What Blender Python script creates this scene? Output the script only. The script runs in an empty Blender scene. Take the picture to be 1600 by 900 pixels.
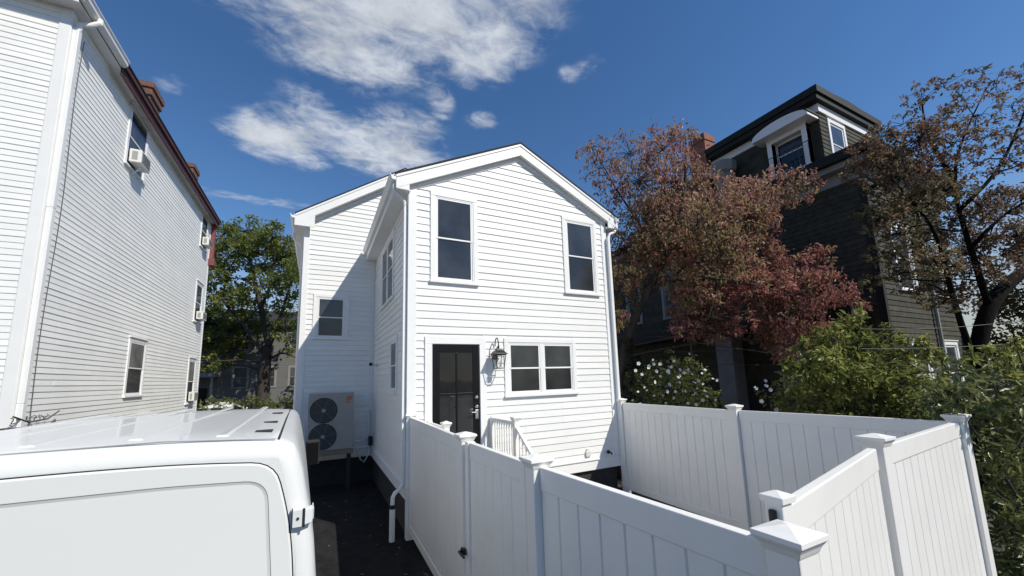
import bpy, bmesh, math, random
from mathutils import Vector, Matrix

random.seed(7)
sc = bpy.context.scene
COL = sc.collection
R = math.radians
G = -0.12                                   # ground level

# ------------------------------------------------------------------ camera
F_PX, SHIFT = 606.13, 52.765
YAW, PIT, ROL = 0.4674, 0.1442, -0.0295
CAM = Vector((-1.4968, -7.2411, 2.5874))
fwd = Vector((math.sin(YAW) * math.cos(PIT), math.cos(YAW) * math.cos(PIT), math.sin(PIT)))
rgt = Vector((math.cos(YAW), -math.sin(YAW), 0))
upv = rgt.cross(fwd)
rgt, upv = (math.cos(ROL) * rgt + math.sin(ROL) * upv, -math.sin(ROL) * rgt + math.cos(ROL) * upv)
cd = bpy.data.cameras.new('camera')
cam = bpy.data.objects.new('camera', cd)
COL.objects.link(cam)
m3 = Matrix((rgt, upv, -fwd)).transposed()
cam.matrix_world = Matrix.Translation(CAM) @ m3.to_4x4()
cd.sensor_fit = 'HORIZONTAL'
cd.sensor_width = 36.0
cd.lens = F_PX / 1600 * 36
cd.shift_y = SHIFT / 1600
cd.clip_start = 0.05
cd.clip_end = 6000
sc.camera = cam


def ray(px, py):
    a = (px - 800) / F_PX
    b = -(py - 450 - SHIFT) / F_PX
    return fwd + a * rgt + b * upv


def at(px, py, depth):
    """a real point at the given distance along the view"""
    return CAM + ray(px, py) * depth


# ------------------------------------------------------------------ light
SUN_D = Vector((-0.52, 0.835, -1.0)).normalized()
el = math.asin(-SUN_D.z)
rotz = math.atan2(-SUN_D.x, -SUN_D.y)
sd = bpy.data.lights.new('sun', 'SUN')
sd.energy = 4.3
sd.angle = R(0.5)
sd.color = (1.0, 0.945, 0.83)
sun = bpy.data.objects.new('sun', sd)
sun.rotation_euler = SUN_D.to_track_quat('-Z', 'Y').to_euler()
sun.location = (10, -15, 20)
COL.objects.link(sun)

sc.view_settings.view_transform = 'Standard'
sc.view_settings.look = 'None'
sc.view_settings.gamma = 1
sc.view_settings.use_curve_mapping = False
sc.view_settings.exposure = 0.15

w = bpy.data.worlds.new('World')
sc.world = w
w.use_nodes = True
nt = w.node_tree
nt.nodes.clear()


class NT:
    def __init__(self, tree):
        self.t = tree

    def n(self, kind, **kw):
        nd = self.t.nodes.new(kind)
        for k, v in kw.items():
            if k == 'inp':
                for a, b in v.items():
                    nd.inputs[a].default_value = b
            else:
                setattr(nd, k, v)
        return nd

    def l(self, a, b):
        self.t.links.new(a, b)

    def math(self, op, a, b=None, c=None, clamp=False):
        nd = self.t.nodes.new('ShaderNodeMath')
        nd.operation = op
        nd.use_clamp = clamp
        for i, x in enumerate((a, b, c)):
            if x is None:
                continue
            if isinstance(x, (int, float)):
                nd.inputs[i].default_value = x
            else:
                self.t.links.new(x, nd.inputs[i])
        return nd.outputs[0]

    def vmath(self, op, a, b=None):
        nd = self.t.nodes.new('ShaderNodeVectorMath')
        nd.operation = op
        for i, x in enumerate((a, b)):
            if x is None:
                continue
            if isinstance(x, (tuple, Vector)):
                nd.inputs[i].default_value = tuple(x)
            else:
                self.t.links.new(x, nd.inputs[i])
        return nd.outputs['Value'] if op in ('LENGTH', 'DOT_PRODUCT') else nd.outputs[0]

    def maprange(self, x, a, b, c=0.0, d=1.0, smooth=True):
        nd = self.t.nodes.new('ShaderNodeMapRange')
        nd.interpolation_type = 'SMOOTHSTEP' if smooth else 'LINEAR'
        self.t.links.new(x, nd.inputs[0])
        for i, v in enumerate((a, b, c, d)):
            nd.inputs[i + 1].default_value = v
        return nd.outputs[0]

    def noise(self, vec, scale, detail=4, rough=0.55, dist=0.0):
        nd = self.t.nodes.new('ShaderNodeTexNoise')
        nd.inputs['Scale'].default_value = scale
        nd.inputs['Detail'].default_value = detail
        nd.inputs['Roughness'].default_value = rough
        nd.inputs['Distortion'].default_value = dist
        if vec is not None:
            self.t.links.new(vec, nd.inputs['Vector'])
        return nd.outputs[0]

    def mixcol(self, fac, a, b, mode='MIX'):
        nd = self.t.nodes.new('ShaderNodeMix')
        nd.data_type = 'RGBA'
        nd.blend_type = mode
        for sock, x in ((nd.inputs[0], fac), (nd.inputs[6], a), (nd.inputs[7], b)):
            if isinstance(x, (int, float)):
                sock.default_value = x
            elif isinstance(x, (tuple, list)):
                sock.default_value = (x[0], x[1], x[2], 1)
            else:
                self.t.links.new(x, sock)
        return nd.outputs[2]


N = NT(nt)
sky = N.n('ShaderNodeTexSky', sky_type='NISHITA', sun_disc=False)
sky.sun_elevation = el
sky.sun_rotation = rotz
sky.altitude = 0
sky.air_density = 1.0
sky.dust_density = 0.0
sky.ozone_density = 2.0
tc = N.n('ShaderNodeTexCoord')
sep = N.n('ShaderNodeSeparateXYZ')
N.l(tc.outputs['Generated'], sep.inputs[0])
zz = N.math('MAXIMUM', sep.outputs[2], 0.03)
cx_ = N.math('DIVIDE', sep.outputs[0], zz)
cy_ = N.math('DIVIDE', sep.outputs[1], zz)
comb = N.n('ShaderNodeCombineXYZ')
N.l(cx_, comb.inputs[0])
N.l(cy_, comb.inputs[1])
plane = comb.outputs[0]                      # a cloud layer one unit above the ground
warp = N.n('ShaderNodeTexNoise', inp={'Scale': 2.2, 'Detail': 4.0})
N.l(plane, warp.inputs['Vector'])
wv = N.vmath('SUBTRACT', warp.outputs['Color'], (0.5, 0.5, 0.5))
wsc = N.n('ShaderNodeVectorMath', operation='SCALE')
N.l(wv, wsc.inputs[0])
wsc.inputs['Scale'].default_value = 0.32
pw = N.vmath('ADD', plane, wsc.outputs[0])


def cpl(px, py):
    d = ray(px, py)
    return Vector((d.x / d.z, d.y / d.z, 0))


def cloud_blob(pa, pb, width, strength):
    """soft lens of cloud in the layer, long axis from pa to pb (layer coordinates)"""
    c = (pa + pb) / 2
    d = pb - pa
    mp = N.n('ShaderNodeMapping', vector_type='TEXTURE')
    mp.inputs['Location'].default_value = c
    mp.inputs['Rotation'].default_value = (0, 0, math.atan2(d.y, d.x))
    mp.inputs['Scale'].default_value = (d.length / 2, width, 1)
    N.l(pw, mp.inputs[0])
    return N.maprange(N.vmath('LENGTH', mp.outputs[0]), 1.75, 0.25, 0.0, strength)


blobs = []
for a, b, wd, s in (((380, -40), (800, 30), 0.20, 1.0), ((430, 60), (640, 120), 0.15, 0.8), ((560, 90), (640, 130), 0.10, 0.8),
                    ((680, 70), (815, 92), 0.14, 1.0), ((360, -120), (820, -60), 0.16, 0.9),
                    ((370, 205), (500, 230), 0.15, 0.95), ((430, 170), (560, 215), 0.13, 0.7), ((530, 225), (680, 240), 0.19, 1.0),
                    ((650, 160), (700, 165), 0.09, 0.6)):
    blobs.append(cloud_blob(cpl(*a), cpl(*b), wd, s))
for a, b, wd, s in (((330, 303), (480, 322), 0.06, 0.50), ((878, 125), (925, 112), 0.05, 0.46), ((730, 190), (765, 210), 0.05, 0.44), ((250, 130), (300, 150), 0.06, 0.36)):
    blobs.append(cloud_blob(cpl(*a), cpl(*b), wd, s))
acc = blobs[0]
for b in blobs[1:]:
    acc = N.math('MAXIMUM', acc, b)
rotp = N.n('ShaderNodeMapping')
rotp.inputs['Rotation'].default_value = (0, 0, R(35))
rotp.inputs['Scale'].default_value = (1.0, 1.35, 1.0)
N.l(plane, rotp.inputs[0])
n1 = N.noise(rotp.outputs[0], 3.6, 10, 0.62, 0.6)
n2 = N.noise(rotp.outputs[0], 11.0, 8, 0.6, 0.8)
n3 = N.noise(rotp.outputs[0], 30.0, 6, 0.6, 0.5)
tex = N.math('ADD', N.math('ADD', N.math('MULTIPLY', n1, 0.52), N.math('MULTIPLY', n2, 0.34)), N.math('MULTIPLY', n3, 0.09))
dens = N.math('ADD', acc, N.math('MULTIPLY', N.math('SUBTRACT', tex, 0.5), 3.5))
mask = N.maprange(dens, -0.10, 1.15)
maskg = N.math('MULTIPLY', mask, N.maprange(acc, 0.0, 0.30))
shade = N.maprange(N.noise(plane, 5.0, 6, 0.6, 0.3), 0.32, 0.68, 0.76, 1.0)
cc = N.n('ShaderNodeMix', data_type='RGBA', blend_type='MULTIPLY')
cc.inputs[0].default_value = 1
cc.inputs[6].default_value = (6.9, 7.3, 7.8, 1)
N.l(shade, cc.inputs[7])
hsv = N.n('ShaderNodeHueSaturation', inp={'Saturation': 1.22, 'Value': 1.0, 'Hue': 0.5})
N.l(sky.outputs[0], hsv.inputs['Color'])
tint = N.mixcol(1.0, hsv.outputs[0], (1.08, 1.06, 1.12), 'MULTIPLY')
low = N.maprange(sep.outputs[2], 0.34, 0.0, 0.0, 0.85)
tint = N.mixcol(low, tint, (4.1, 4.1, 3.7))
skycol = N.mixcol(N.math('MULTIPLY', maskg, 0.9), tint, cc.outputs[2])
bg = N.n('ShaderNodeBackground')
bg.inputs[1].default_value = 0.10
N.l(skycol, bg.inputs[0])
wo = N.n('ShaderNodeOutputWorld')
N.l(bg.outputs[0], wo.inputs[0])


# ------------------------------------------------------------------ materials
def pmat(name, col, rough=0.5, var=0.06, scale=2.0, bump=0.0, bscale=40.0, metal=0.0, coat=0.0, spec=0.5, stretch=(1, 1, 1), streak=0.0, dirt=None, island=0.0):
    m = bpy.data.materials.new(name)
    m.use_nodes = True
    n = NT(m.node_tree)
    b = m.node_tree.nodes['Principled BSDF']
    t = n.n('ShaderNodeTexCoord')
    mp = n.n('ShaderNodeMapping')
    mp.inputs['Scale'].default_value = stretch
    n.l(t.outputs['Object'], mp.inputs[0])
    fac = n.noise(mp.outputs[0], scale, 5, 0.6)
    lo = tuple(c * (1 - var) for c in col)
    hi = tuple(min(1, c * (1 + var)) for c in col)
    c = n.mixcol(n.maprange(fac, 0.3, 0.7), lo, hi)
    if streak:
        mp2 = n.n('ShaderNodeMapping')
        mp2.inputs['Scale'].default_value = (9, 9, 0.5)
        n.l(t.outputs['Object'], mp2.inputs[0])
        s = n.maprange(n.noise(mp2.outputs[0], 1.0, 5, 0.65), 0.5, 0.8)
        c = n.mixcol(n.math('MULTIPLY', s, streak), c, dirt or tuple(x * 0.55 for x in col))
    if island:
        g_ = n.n('ShaderNodeNewGeometry')
        k_ = n.maprange(g_.outputs['Random Per Island'], 0, 1, 1 - island, 1.0, False)
        c = n.mixcol(1.0, c, k_, 'MULTIPLY')
    n.l(c, b.inputs['Base Color'])
    b.inputs['Roughness'].default_value = rough
    b.inputs['Metallic'].default_value = metal
    b.inputs['Specular IOR Level'].default_value = spec
    if coat:
        b.inputs['Coat Weight'].default_value = coat
        b.inputs['Coat Roughness'].default_value = 0.04
    if bump:
        bp = n.n('ShaderNodeBump', inp={'Strength': bump, 'Distance': 0.01})
        n.l(n.noise(mp.outputs[0], bscale, 5, 0.6), bp.inputs['Height'])
        n.l(bp.outputs[0], b.inputs['Normal'])
    return m


def leafmat(name, cols, rough=0.45, trans=0.5, spec=0.35):
    m = bpy.data.materials.new(name)
    m.use_nodes = True
    n = NT(m.node_tree)
    b = m.node_tree.nodes['Principled BSDF']
    out = m.node_tree.nodes['Material Output']
    g = n.n('ShaderNodeNewGeometry')
    rp = n.n('ShaderNodeValToRGB')
    e = rp.color_ramp.elements
    while len(e) < len(cols):
        e.new(0.5)
    for i, c in enumerate(cols):
        e[i].position = i / max(1, len(cols) - 1)
        e[i].color = (*c, 1)
    t = n.n('ShaderNodeTexCoord')
    big = n.noise(t.outputs['Object'], 0.9, 3, 0.5)
    f = n.math('ADD', n.math('MULTIPLY', g.outputs['Random Per Island'], 0.55), n.math('MULTIPLY', n.maprange(big, 0.3, 0.7), 0.45))
    n.l(f, rp.inputs[0])
    n.l(rp.outputs[0], b.inputs['Base Color'])
    b.inputs['Roughness'].default_value = rough
    b.inputs['Specular IOR Level'].default_value = spec
    tr = n.n('ShaderNodeBsdfTranslucent')
    n.l(rp.outputs[0], tr.inputs[0])
    mx = n.n('ShaderNodeMixShader')
    mx.inputs[0].default_value = trans
    n.l(b.outputs[0], mx.inputs[1])
    n.l(tr.outputs[0], mx.inputs[2])
    n.l(mx.outputs[0], out.inputs[0])
    return m


def glassmat(name, col, rough=0.02, wave=0.07, spec=0.7):
    m = bpy.data.materials.new(name)
    m.use_nodes = True
    n = NT(m.node_tree)
    b = m.node_tree.nodes['Principled BSDF']
    t = n.n('ShaderNodeTexCoord')
    f = n.noise(t.outputs['Object'], 1.4, 3, 0.5)  # blotchy base colour stands in for uneven reflections
    n.l(n.mixcol(n.maprange(f, 0.35, 0.65), tuple(c * 0.75 for c in col), tuple(c * 1.35 for c in col)), b.inputs['Base Color'])
    b.inputs['Roughness'].default_value = rough
    b.inputs['IOR'].default_value = 1.5
    b.inputs['Specular IOR Level'].default_value = spec
    bp = n.n('ShaderNodeBump', inp={'Strength': wave, 'Distance': 0.02})
    n.l(n.noise(t.outputs['Object'], 2.0, 2, 0.5), bp.inputs['Height'])
    n.l(bp.outputs[0], b.inputs['Normal'])
    return m


def brickmat(name, c1, c2, mortar, scale=1.0):
    m = bpy.data.materials.new(name)
    m.use_nodes = True
    n = NT(m.node_tree)
    b = m.node_tree.nodes['Principled BSDF']
    t = n.n('ShaderNodeTexCoord')
    s = n.n('ShaderNodeSeparateXYZ')
    n.l(t.outputs['Object'], s.inputs[0])
    c = n.n('ShaderNodeCombineXYZ')
    n.l(n.math('ADD', s.outputs[0], s.outputs[1]), c.inputs[0])
    n.l(s.outputs[2], c.inputs[1])
    bk = n.n('ShaderNodeTexBrick')
    n.l(c.outputs[0], bk.inputs['Vector'])
    bk.inputs['Color1'].default_value = (*c1, 1)
    bk.inputs['Color2'].default_value = (*c2, 1)
    bk.inputs['Mortar'].default_value = (*mortar, 1)
    bk.inputs['Scale'].default_value = scale
    bk.inputs['Brick Width'].default_value = 0.22
    bk.inputs['Row Height'].default_value = 0.075
    bk.inputs['Mortar Size'].default_value = 0.01
    n.l(bk.outputs[0], b.inputs['Base Color'])
    b.inputs['Roughness'].default_value = 0.9
    bp = n.n('ShaderNodeBump', inp={'Strength': 0.6, 'Distance': 0.01})
    n.l(bk.outputs['Fac'], bp.inputs['Height'])
    bp.invert = True
    n.l(bp.outputs[0], b.inputs['Normal'])
    return m


M = {}
M['siding'] = pmat('white_clapboard_paint', (0.80, 0.80, 0.785), 0.5, 0.02, 1.5, 0.05, 60, stretch=(1, 1, 4), streak=0.05, island=0.045)
M['trim'] = pmat('white_trim_paint', (0.82, 0.82, 0.81), 0.45, 0.02, 3)
M['vinyl'] = pmat('white_vinyl', (0.85, 0.84, 0.81), 0.34, 0.025, 2.0, streak=0.10, dirt=(0.62, 0.61, 0.56))
M['old_vinyl'] = pmat('weathered_vinyl_siding', (0.86, 0.86, 0.84), 0.55, 0.04, 0.8, 0.03, 30, streak=0.12, dirt=(0.58, 0.57, 0.53), island=0.05)
M['shingle'] = pmat('charcoal_roof_shingle', (0.022, 0.022, 0.024), 0.9, 0.35, 14, 0.6, 60)
M['black'] = pmat('black_paint', (0.006, 0.006, 0.0065), 0.35, 0.1, 4, spec=0.25)
M['blackmetal'] = pmat('black_metal', (0.015, 0.015, 0.016), 0.35, 0.15, 8, metal=0.2)
M['rubber'] = pmat('black_rubber', (0.014, 0.014, 0.014), 0.7, 0.1, 5)
M['chrome'] = pmat('satin_nickel', (0.65, 0.64, 0.62), 0.25, 0.03, 4, metal=1.0)
M['found'] = pmat('dark_foundation', (0.03, 0.03, 0.031), 0.9, 0.2, 4, 0.3, 30)
M['glass'] = glassmat('window_glass', (0.035, 0.038, 0.042))
M['glass_lo'] = glassmat('screened_window_glass', (0.026, 0.027, 0.029), 0.12)
M['glass_blk'] = glassmat('dark_door_glass', (0.010, 0.010, 0.011), 0.03, spec=0.6)
M['glass_door'] = glassmat('reflection_tint_door_glass', (0.022, 0.023, 0.024), 0.03)  # lower door panes: reflection put into a lighter base colour
M['glass_old'] = glassmat('old_window_glass', (0.05, 0.052, 0.055), 0.06)
M['curtain'] = glassmat('curtained_window_glass', (0.16, 0.16, 0.16), 0.08)
M['van'] = pmat('white_van_paint', (0.72, 0.73, 0.72), 0.35, 0.012, 1.0, coat=0.4, streak=0.05)
M['vanpanel'] = pmat('white_van_panel_paint', (0.72, 0.735, 0.72), 0.4, 0.012, 0.7, coat=0.5)
M['seam'] = pmat('dark_seam_rubber', (0.02, 0.02, 0.022), 0.7, 0.1, 5)
M['groove'] = pmat('grey_panel_groove', (0.16, 0.16, 0.165), 0.6, 0.1, 5)
M['redlens'] = pmat('red_lens', (0.35, 0.01, 0.01), 0.15, 0.1, 5)
M['asphalt'] = pmat('black_asphalt', (0.020, 0.020, 0.021), 0.95, 0.32, 5, 0.6, 150, spec=0.12)
M['bounce'] = pmat('pale_bounce_sheet', (0.30, 0.29, 0.27), 0.9, 0.15, 4, 0.3, 30)  # colour of the bounce sheet added inside the fence
M['soil'] = pmat('yard_ground', (0.060, 0.058, 0.050), 0.95, 0.4, 0.8, 0.5, 12)
M['red'] = pmat('faded_red_paint', (0.20, 0.055, 0.05), 0.6, 0.15, 3, streak=0.2)
M['maroon'] = pmat('dark_red_fascia', (0.075, 0.022, 0.02), 0.6, 0.15, 3)
M['brick'] = brickmat('chimney_brick', (0.20, 0.075, 0.05), (0.13, 0.05, 0.038), (0.16, 0.13, 0.11))
M['brick2'] = brickmat('orange_brick', (0.32, 0.10, 0.06), (0.26, 0.08, 0.05), (0.22, 0.15, 0.12))
M['unit'] = pmat('beige_unit_paint', (0.36, 0.345, 0.31), 0.5, 0.05, 2)
M['acwhite'] = pmat('off_white_plastic', (0.68, 0.68, 0.65), 0.5, 0.04, 3, streak=0.1)
M['acgrille'] = pmat('grey_grille', (0.30, 0.30, 0.29), 0.6, 0.1, 5)
M['fandark'] = pmat('shade_tinted_fan', (0.05, 0.05, 0.05), 0.8, 0.1, 4)  # fan discs: their shade is put into the dark colour
M['orange'] = pmat('orange_sticker', (0.50, 0.20, 0.12), 0.5, 0.1, 9)
M['timber'] = pmat('pale_timber', (0.25, 0.20, 0.125), 0.8, 0.15, 6, 0.2, 30, stretch=(1, 8, 8))
M['darkshingle'] = pmat('dark_olive_shingle', (0.058, 0.055, 0.039), 0.9, 0.3, 5, 0.3, 30, island=0.35)
M['darktrim'] = pmat('black_cornice', (0.008, 0.0075, 0.007), 0.75, 0.15, 3)
M['greytrim'] = pmat('grey_cornice', (0.24, 0.24, 0.23), 0.7, 0.1, 3)
M['greywall'] = pmat('grey_house_siding', (0.13, 0.13, 0.125), 0.8, 0.08, 1.0, stretch=(1, 1, 8))
M['concrete'] = pmat('pale_concrete', (0.19, 0.19, 0.20), 0.9, 0.12, 3, 0.3, 20)
M['bark'] = pmat('grey_brown_bark', (0.055, 0.045, 0.037), 0.95, 0.35, 5, 0.8, 25, stretch=(1, 1, 0.3))
M['darkbark'] = pmat('near_black_bark', (0.008, 0.007, 0.006), 0.95, 0.4, 5, 1.0, 18, spec=0.15, stretch=(1, 1, 0.3))  # even near-black bark colour
M['palebark'] = pmat('pale_grey_bark', (0.14, 0.125, 0.105), 0.95, 0.3, 5, 0.8, 25, stretch=(1, 1, 0.3))
M['cable'] = pmat('grey_cable', (0.09, 0.09, 0.09), 0.6, 0.1, 5)
M['wire'] = pmat('weathered_wire', (0.05, 0.05, 0.05), 0.6, 0.1, 5)
M['petal'] = pmat('white_petal', (0.80, 0.79, 0.76), 0.6, 0.06, 30)
M['flowereye'] = pmat('flower_centre', (0.45, 0.30, 0.12), 0.7, 0.1, 30)
M['white_lamp'] = pmat('lamp_candle', (0.75, 0.73, 0.66), 0.5, 0.03, 5)
lg = bpy.data.materials.new('lantern_glass')
lg.use_nodes = True
n_ = NT(lg.node_tree)
gl = n_.n('ShaderNodeBsdfGlossy', inp={'Roughness': 0.03})
tp = n_.n('ShaderNodeBsdfTransparent')
mx_ = n_.n('ShaderNodeMixShader')
mx_.inputs[0].default_value = 0.07
n_.l(tp.outputs[0], mx_.inputs[1])
n_.l(gl.outputs[0], mx_.inputs[2])
n_.l(mx_.outputs[0], lg.node_tree.nodes['Material Output'].inputs[0])
M['lglass'] = lg
M['dw_brown'] = leafmat('copper_autumn_leaf', [(0.152, 0.098, 0.067), (0.305, 0.183, 0.127), (0.442, 0.251, 0.179), (0.580, 0.359, 0.289)])
M['dw_olive'] = leafmat('olive_autumn_leaf', [(0.124, 0.105, 0.052), (0.264, 0.205, 0.100), (0.381, 0.271, 0.139), (0.439, 0.256, 0.176)])
M['dw_red'] = leafmat('crimson_autumn_leaf', [(0.138, 0.064, 0.059), (0.276, 0.113, 0.107), (0.400, 0.158, 0.145), (0.552, 0.283, 0.248)])
M['sparse'] = leafmat('brown_sparse_leaf', [(0.078, 0.056, 0.040), (0.162, 0.110, 0.074), (0.228, 0.156, 0.098), (0.216, 0.110, 0.090)])
M['sparseolive'] = leafmat('dull_olive_leaf', [(0.078, 0.070, 0.040), (0.156, 0.134, 0.072), (0.228, 0.186, 0.096), (0.240, 0.150, 0.090)])
M['green'] = leafmat('green_tree_leaf', [(0.070, 0.095, 0.024), (0.135, 0.175, 0.042), (0.22, 0.255, 0.062), (0.33, 0.30, 0.075)])
M['shrub'] = leafmat('yellow_green_leaf', [(0.07, 0.095, 0.030), (0.16, 0.19, 0.052), (0.28, 0.30, 0.080), (0.50, 0.47, 0.14)], 0.38)
M['shrubdark'] = leafmat('dark_green_leaf', [(0.051, 0.072, 0.029), (0.100, 0.132, 0.046), (0.186, 0.208, 0.068), (0.343, 0.343, 0.143)], 0.36, 0.3, 0.5)
M['bushleaf'] = leafmat('bush_leaf', [(0.063, 0.083, 0.032), (0.138, 0.167, 0.052), (0.218, 0.241, 0.075), (0.345, 0.345, 0.127)], 0.42)
M['ivy'] = leafmat('dark_vine_leaf', [(0.014, 0.016, 0.008), (0.028, 0.028, 0.013), (0.045, 0.038, 0.018), (0.05, 0.03, 0.02)])
M['yellowleaf'] = leafmat('ochre_leaf', [(0.054, 0.046, 0.018), (0.117, 0.093, 0.027), (0.180, 0.135, 0.036), (0.216, 0.108, 0.036)])


# ------------------------------------------------------------------ builders
def tag(o, label=None, cat=None, group=None, kind=None):
    for k, v in (('label', label), ('category', cat), ('group', group), ('kind', kind)):
        if v:
            o[k] = v
    return o


def empty(name, loc, label, cat, group=None):
    o = bpy.data.objects.new(name, None)
    o.location = loc
    o.empty_display_size = 0.2
    COL.objects.link(o)
    return tag(o, label, cat, group)


def root_of(o):
    while o.parent:
        o = o.parent
    return o


class MB:
    """collects geometry in world coordinates, builds ONE mesh object"""

    def __init__(self):
        self.v, self.f, self.mi = [], [], []

    def poly(self, verts, faces, mi=0):
        k = len(self.v)
        self.v += [tuple(p) for p in verts]
        self.f += [tuple(i + k for i in q) for q in faces]
        self.mi += [mi] * len(faces)
        return self

    def box(self, x0, x1, y0, y1, z0, z1, mi=0):
        vs = [(x, y, z) for z in (z0, z1) for y in (y0, y1) for x in (x0, x1)]
        return self.poly(vs, [(0, 2, 3, 1), (4, 5, 7, 6), (0, 1, 5, 4), (2, 6, 7, 3), (0, 4, 6, 2), (1, 3, 7, 5)], mi)

    def obox(self, o, a, b, c, mi=0):
        """parallelepiped from corner o with edge vectors a, b, c"""
        o, a, b, c = map(Vector, (o, a, b, c))
        vs = [o + i * a + j * b + k * c for k in (0, 1) for j in (0, 1) for i in (0, 1)]
        return self.poly(vs, [(0, 2, 3, 1), (4, 5, 7, 6), (0, 1, 5, 4), (2, 6, 7, 3), (0, 4, 6, 2), (1, 3, 7, 5)], mi)

    def prism(self, pts, ext, mi=0):
        ext = Vector(ext)
        n = len(pts)
        vs = [Vector(p) for p in pts] + [Vector(p) + ext for p in pts]
        fs = [tuple(range(n))[::-1], tuple(range(n, 2 * n))]
        fs += [(i, (i + 1) % n, n + (i + 1) % n, n + i) for i in range(n)]
        return self.poly(vs, fs, mi)

    def tube(self, pts, rad, seg=8, mi=0, cap=True):
        pts = [Vector(p) for p in pts]
        n = len(pts)
        if not isinstance(rad, (list, tuple)):
            rad = [rad] * n
        vs, fs = [], []
        prev = None
        for i, p in enumerate(pts):
            t = (pts[min(i + 1, n - 1)] - pts[max(i - 1, 0)])
            if t.length < 1e-9:
                t = Vector((0, 0, 1))
            t.normalize()
            if prev is None:
                a = t.orthogonal().normalized()
            else:
                a = prev - t * prev.dot(t)
                a = a.normalized() if a.length > 1e-6 else t.orthogonal().normalized()
            prev = a
            b = t.cross(a)
            for s in range(seg):
                an = 2 * math.pi * s / seg
                vs.append(p + (a * math.cos(an) + b * math.sin(an)) * rad[i])
        for i in range(n - 1):
            for s in range(seg):
                s2 = (s + 1) % seg
                fs.append((i * seg + s, i * seg + s2, (i + 1) * seg + s2, (i + 1) * seg + s))
        if cap:
            fs.append(tuple(range(seg))[::-1])
            fs.append(tuple(range((n - 1) * seg, n * seg)))
        return self.poly(vs, fs, mi)

    def lathe(self, prof, c, seg=16, mi=0, axis='z'):
        vs, fs = [], []
        for r, h in prof:
            for s in range(seg):
                an = 2 * math.pi * s / seg
                q = (r * math.cos(an), r * math.sin(an), h)
                if axis == 'y':
                    q = (q[0], q[2], q[1])
                if axis == 'x':
                    q = (q[2], q[0], q[1])
                vs.append((c[0] + q[0], c[1] + q[1], c[2] + q[2]))
        for i in range(len(prof) - 1):
            for s in range(seg):
                s2 = (s + 1) % seg
                fs.append((i * seg + s, i * seg + s2, (i + 1) * seg + s2, (i + 1) * seg + s))
        fs.append(tuple(range(seg))[::-1])
        fs.append(tuple(range((len(prof) - 1) * seg, len(prof) * seg)))
        return self.poly(vs, fs, mi)

    def build(self, name, mats, parent=None, bevel=0.0, smooth=False, fix=True, bseg=2):
        if not isinstance(mats, (list, tuple)):
            mats = [mats]
        off = Vector((0, 0, 0))
        rot = None
        if parent:
            r = root_of(parent)
            off = Vector(r.location)
            if abs(r.rotation_euler.z) > 1e-6:
                rot = None                      # rotated roots are given local coordinates
                off = Vector((0, 0, 0))
        me = bpy.data.meshes.new(name)
        me.from_pydata([(p[0] - off.x, p[1] - off.y, p[2] - off.z) for p in self.v], [], self.f)
        for m in mats:
            me.materials.append(m)
        if len(mats) > 1:
            me.polygons.foreach_set('material_index', self.mi)
        if fix:
            bm = bmesh.new()
            bm.from_mesh(me)
            bmesh.ops.recalc_face_normals(bm, faces=bm.faces)
            bm.to_mesh(me)
            bm.free()
        if smooth:
            me.polygons.foreach_set('use_smooth', [True] * len(me.polygons))
        me.update()
        o = bpy.data.objects.new(name, me)
        COL.objects.link(o)
        if parent:
            o.parent = parent
        if bevel:
            b = o.modifiers.new('bevel', 'BEVEL')
            b.width = bevel
            b.segments = bseg
            b.limit_method = 'ANGLE'
            b.angle_limit = R(35)
        return o


class Wall:
    """frame of a wall: origin at z=0, u along it, n outward"""

    def __init__(self, o, u, n):
        self.o, self.u, self.n = Vector(o), Vector(u), Vector(n)

    def p(self, u, z, n=0.0):
        return self.o + self.u * u + self.n * n + Vector((0, 0, z))

    def box(self, mb, u0, u1, z0, z1, n0, n1, mi=0):
        mb.obox(self.p(u0, z0, n0), self.u * (u1 - u0), Vector((0, 0, z1 - z0)), self.n * (n1 - n0), mi)

    def prism(self, mb, uz, n0, n1, mi=0):
        mb.prism([self.p(a, b, n0) for a, b in uz], self.n * (n1 - n0), mi)

    def siding(self, zone, z0, z1, expo, lip, holes=(), joints=0.0):
        """lapped boards; zone(z) -> (u0, u1)"""
        mb = MB()
        z = z0
        while z < z1 - 0.01:
            zt = min(z + expo, z1)
            a0, b0 = zone(z)
            a1, b1 = zone(zt)
            segs = [(a0, b0, a1, b1)]
            if b0 - a0 < 0.05:
                break
            for (h0, h1, g0, g1) in holes:
                if zt - 0.02 > g0 and z + 0.02 < g1:
                    ns = []
                    for (p0, q0, p1, q1) in segs:
                        if h1 <= p0 or h0 >= q0:
                            ns.append((p0, q0, p1, q1))
                            continue
                        if h0 > p0:
                            ns.append((p0, h0, p1, h0))
                        if h1 < q0:
                            ns.append((h1, q0, h1, q1))
                    segs = ns
            out = []
            for (p0, q0, p1, q1) in segs:
                if joints and q0 - p0 > 2.2 and random.random() < joints:
                    c = random.uniform(p0 + 0.6, q0 - 0.6)
                    out += [(p0, c - 0.0012, p1, c - 0.0012), (c + 0.0012, q0, c + 0.0012, q1)]
                else:
                    out.append((p0, q0, p1, q1))
            for (p0, q0, p1, q1) in out:
                q1 = max(q1, p1 + 0.002)
                jt = random.uniform(-0.002, 0.002)
                vs = [self.p(p0, z, 0.0), self.p(q0, z, 0.0), self.p(p0, z, lip + jt), self.p(q0, z, lip + jt),
                      self.p(p1, zt + 0.004, 0.003), self.p(q1, zt + 0.004, 0.003), self.p(p0, z + 0.006, lip + jt), self.p(q0, z + 0.006, lip + jt)]
                mb.poly(vs, [(0, 1, 3, 2), (2, 3, 7, 6), (6, 7, 5, 4), (0, 2, 6, 4), (1, 5, 7, 3)])
            z = zt
        return mb


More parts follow.
